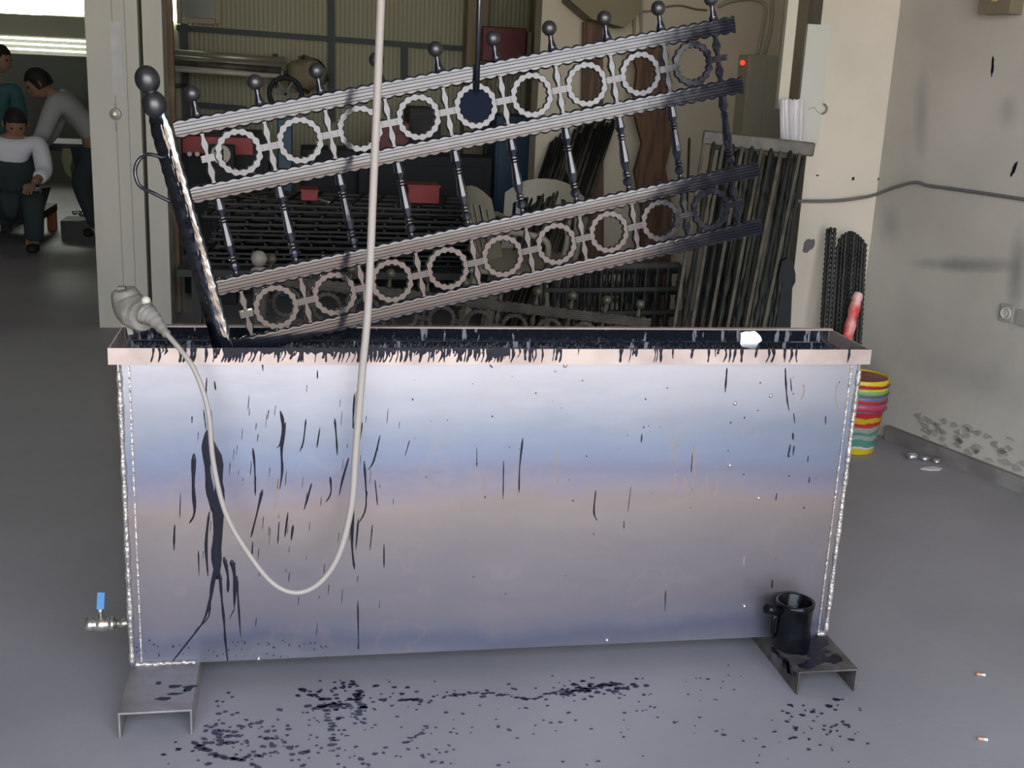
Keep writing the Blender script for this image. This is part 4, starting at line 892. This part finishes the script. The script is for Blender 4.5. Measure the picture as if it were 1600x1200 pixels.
def skin(name, mt, chains, parent, loc=None, sub=2):
    """chains: list of lists of (pos, rx) joined where positions coincide; first vertex is the root"""
    verts = []; edges = []; rad = []; idx = {}
    for ch in chains:
        prev = None
        for p_, r_ in ch:
            key = tuple(round(c, 4) for c in p_)
            if key not in idx: idx[key] = len(verts); verts.append(p_); rad.append(r_)
            i_ = idx[key]
            if prev is not None and prev != i_: edges.append((prev, i_))
            prev = i_
    me = bpy.data.meshes.new(name); me.from_pydata(verts, edges, []); o = bpy.data.objects.new(name, me); COL.objects.link(o)
    sk = o.modifiers.new('skin', 'SKIN'); sk.use_smooth_shade = True
    for i_, sv in enumerate(me.skin_vertices[0].data): r_ = rad[i_]; sv.radius = r_ if isinstance(r_, tuple) else (r_, r_)
    me.skin_vertices[0].data[0].use_root = True
    ss = o.modifiers.new('sub', 'SUBSURF'); ss.levels = ss.render_levels = sub
    me.materials.append(mt)
    if parent: o.parent = parent
    return o
def head(parent, c, fwd, up=(0,0,1), s=1.0):
    """a head with face, ears and hair, centre c, looking along fwd"""
    f = Vector(fwd).normalized(); u = Vector(up); u = (u - f*u.dot(f)).normalized(); sd = f.cross(u); c = Vector(c)
    W_ = lambda x, y, z: c + (sd*x + f*y + u*z)*s
    b = MB(); n, m_ = 20, 14; vs = []
    for i in range(m_+1):
        a_ = PI*i/m_; zz = -math.cos(a_); r_ = math.sin(a_)
        for k_ in range(n):
            q_ = 2*PI*k_/n; x = r_*math.cos(q_)*.076; y = r_*math.sin(q_)*.095; z = zz*.115
            if z < -.03: x *= 1-(-z-.03)*3.2; y = y*(1-(-z-.03)*2.5) + (.012 if y > 0 else .0)
            if y > .06 and -.01 < z < .02 and abs(x) > .015: y -= .008
            vs.append(W_(x, y, z))
    b.add(vs, [(i*n+k_, i*n+(k_+1) % n, (i+1)*n+(k_+1) % n, (i+1)*n+k_) for i in range(m_) for k_ in range(n)], True)
    b.add([W_(-.013,.085,-.035), W_(.013,.085,-.035), W_(0,.118,-.032), W_(0,.090,.018)], [(0,1,2),(0,2,3),(1,3,2),(0,3,1)], True)
    b.tube([W_(-.022,.082,-.062), W_(0,.092,-.060), W_(.022,.082,-.062)], .005*s, 6)
    for e in (-1, 1): b.tube([W_(e*.076,-.005,.015), W_(e*.088,-.012,.01), W_(e*.088,-.010,-.018), W_(e*.076,0,-.030)], .007*s, 6)
    h = b.obj('head', m_skin, parent)
    e = MB()
    for q_ in (-1, 1): e.ball(W_(q_*.03,.080,.008), .010*s, 8)
    e.obj('eyes', m_hair, h)
    hb = MB(); vs = []
    for i in range(m_+1):
        a_ = PI*.62*i/m_; r_ = math.sin(a_); zz = math.cos(a_)
        for k_ in range(n):
            q_ = 2*PI*k_/n; x = r_*math.cos(q_)*.084; y = r_*math.sin(q_)*.103; z = zz*.124
            if y > .03 and z < .05: z = .05; y = min(y, .083); 
            vs.append(W_(x, y-.006, z))
    hb.add(vs, [(i*n+k_, i*n+(k_+1) % n, (i+1)*n+(k_+1) % n, (i+1)*n+k_) for i in range(m_) for k_ in range(n)], True)
    hb.obj('hair', m_hair, h); return h
def hand(parent, w, d, side=1):
    """w wrist, d direction of the fingers: palm, four unequal fingers, thumb"""
    w = Vector(w); d = Vector(d).normalized(); s_ = d.cross(Z); s_ = s_.normalized() if s_.length > .1 else X1; nrm = s_.cross(d)
    pm = w+d*.045; ch = [[(tuple(w), (.024,.016)), (tuple(pm), (.036,.014)), (tuple(w+d*.085), (.036,.012))]]
    root = w+d*.085
    for k_, (L, off) in enumerate(((.068,-.030),(.078,-.010),(.074,.010),(.058,.029))):
        b_ = root+s_*off; ch.append([(tuple(root), (.036,.012)), (tuple(b_+d*.012), .009), (tuple(b_+d*L*.55-nrm*.008), .0085), (tuple(b_+d*L-nrm*.026), .007)])
    t0 = w+d*.03; ch.append([(tuple(pm), (.036,.014)), (tuple(t0-s_*side*.040+d*.01), .011), (tuple(t0-s_*side*.055+d*.045-nrm*.01), .009)])
    return skin('hand', m_skin, ch, parent, sub=1)
def V_(px, py, Y): return at(px, py, Y)
def person(lab, joints, shirt, fwd, legs=True, hands=True, bib=False):
    """joints: dict of world points"""
    J = joints; o = Vector((J['hip'].x, J['hip'].y, 0)); t = thing('person', lab, 'person', o); R_ = {k_: tuple(v-o) for k_, v in J.items()}
    body = [[(R_['hip'], (.10,.08)), (R_['waist'], (.09,.07)), (R_['chest'], (.10,.075)), (R_['neck'], (.060,.055))], [(R_['neck'], (.060,.055)), (R_['headb'], (.050,.050))]]
    for s_ in 'LR':
        body.append([(R_['chest'], (.10,.075)), (R_['sh'+s_], .045), (R_['el'+s_], .040), (R_['wr'+s_], .030)])
        body.append([(R_['hip'], (.10,.08)), (R_['th'+s_], .065), (R_['kn'+s_], .050), (R_['an'+s_], .042), (R_['to'+s_], .036)])
    bd = skin('body', m_skin, body, t)
    def fat(ch, d): return [[(p_, tuple(x+d for x in (r_ if isinstance(r_, tuple) else (r_, r_)))) for p_, r_ in c_] for c_ in ch]
    sh = [body[0][:3]+[(tuple(Vector(R_['chest']).lerp(Vector(R_['neck']), .7)), (.08,.08))]]
    for s_ in 'LR': sh.append([(R_['chest'], (.17,.12)), (R_['sh'+s_], .066), (R_['el'+s_], .052), (tuple(Vector(R_['el'+s_]).lerp(Vector(R_['wr'+s_]), .6)), .042)])
    skin('shirt', shirt, fat(sh, .014), t)
    tr = []
    for s_ in 'LR': tr.append([(R_['hip'], (.15,.12)), (R_['th'+s_], .095), (R_['kn'+s_], .070), (R_['an'+s_], .056)])
    skin('trousers', m_overall, fat(tr, .016), t)
    for s_ in 'LR': MB().ball(Vector(R_['to'+s_]).lerp(Vector(R_['an'+s_]), .4)+Vector((0,0,.0)), .05, 10, (1,1.7,.75)).obj('shoe', m_black, t)
    if bib: skin('overalls', m_overall, [[(R_['hip'], (.19,.16)), (R_['waist'], (.185,.155)), (tuple(Vector(R_['chest'])-Vector((0,0,.02))), (.175,.15))]], t)
    head(t, Vector(R_['headc']), fwd)
    if hands:
        for s_, sd in (('L',1),('R',-1)): hand(t, R_['wr'+s_], Vector(R_['wr'+s_])-Vector(R_['el'+s_]), sd)
    return t
# bending worker facing left
Yp = 7.2
hc = V_(60,130,Yp)
hip = V_(150,225,Yp+.15); kn = Vector((hip.x-.05, hip.y, .48)); 
J = dict(hip=hip, waist=V_(132,192,Yp+.1), chest=V_(105,165,Yp+.05), neck=V_(82,148,Yp), headb=V_(70,140,Yp), headc=hc)
for s_, dy in (('L',-.16),('R',.16)):
    J['sh'+s_] = J['chest']+Vector((-.06, dy, .03)); J['el'+s_] = J['sh'+s_]+Vector((-.10, dy*.2, -.26)); J['wr'+s_] = J['el'+s_]+Vector((-.16, -dy*.3, -.16))
    J['th'+s_] = Vector((hip.x, hip.y+dy*.7, hip.z-.12)); J['kn'+s_] = Vector((hip.x-.12, hip.y+dy*.8, .47)); J['an'+s_] = Vector((hip.x+.02, hip.y+dy*.9, .09)); J['to'+s_] = Vector((hip.x-.12, hip.y+dy*.9, .045))
person('dark-haired person in grey-white shirt bending over bench behind left pillar', J, m_shirt, (-.8,-.15,-.45))
# crouching worker in bright white shirt
Yp = 6.7; hc = V_(24,193,Yp); 
hip = Vector((hc.x-.05, Yp+.10, hc.z-.55))
J = dict(hip=hip, waist=hip+Vector((.01,-.02,.16)), chest=V_(20,232,Yp), neck=V_(22,214,Yp), headb=V_(23,204,Yp), headc=hc)
for s_, dx in (('L',-.19),('R',.19)):
    J['sh'+s_] = J['chest']+Vector((dx,0,.06)); J['el'+s_] = J['sh'+s_]+Vector((dx*.25,-.10,-.22)); J['wr'+s_] = J['el'+s_]+Vector((-dx*.2,-.22,-.06))
    J['th'+s_] = hip+Vector((dx*.6,-.05,-.05)); J['kn'+s_] = hip+Vector((dx*1.1,-.42,.05)); J['kn'+s_].z = max(.42, J['kn'+s_].z*.9); J['an'+s_] = Vector((hip.x+dx*1.0, hip.y-.38, .09)); J['to'+s_] = Vector((hip.x+dx*1.05, hip.y-.52, .045))
person('crouching person in white shirt and dark overalls at the low bench far left', J, m_shirt2, (.25,-.9,-.5), bib=True)
# third worker cut by left edge
Yp = 8.2; hc = V_(0,92,Yp); bs = hc-Vector((.02,0,0))
hip = Vector((bs.x-.04, Yp, hc.z-.72))
J = dict(hip=hip, waist=hip+Z*.18, chest=hip+Z*.42, neck=hip+Z*.57, headb=hip+Z*.62, headc=hc)
for s_, dx in (('L',-.19),('R',.17)):
    J['sh'+s_] = J['chest']+Vector((dx,0,.07)); J['el'+s_] = J['sh'+s_]+Vector((dx*.2,-.05,-.28)); J['wr'+s_] = J['el'+s_]+Vector((0,-.2,-.12))
    J['th'+s_] = hip+Vector((dx*.5,0,-.10)); J['kn'+s_] = Vector((hip.x+dx*.55, Yp-.03, .47)); J['an'+s_] = Vector((hip.x+dx*.6, Yp, .09)); J['to'+s_] = Vector((hip.x+dx*.6, Yp-.13, .045))
person('standing person in blue-green shirt cut off by the left edge', J, m_bshirt, (.9,-.3,-.2))
# steel bucket / lamp head at the low bench
o = at(53,300,6.55); t = thing('metal_bowl', 'round shiny metal bowl catching light near the low bench', 'metal bowl', o)
MB().lathe([(.01,0),(.03,.01),(.055,.05),(.060,.08),(.056,.08),(.05,.05),(.01,.015)], (0,0,-.05), (0,0,1), 18).obj('bowl', m_foil, t)
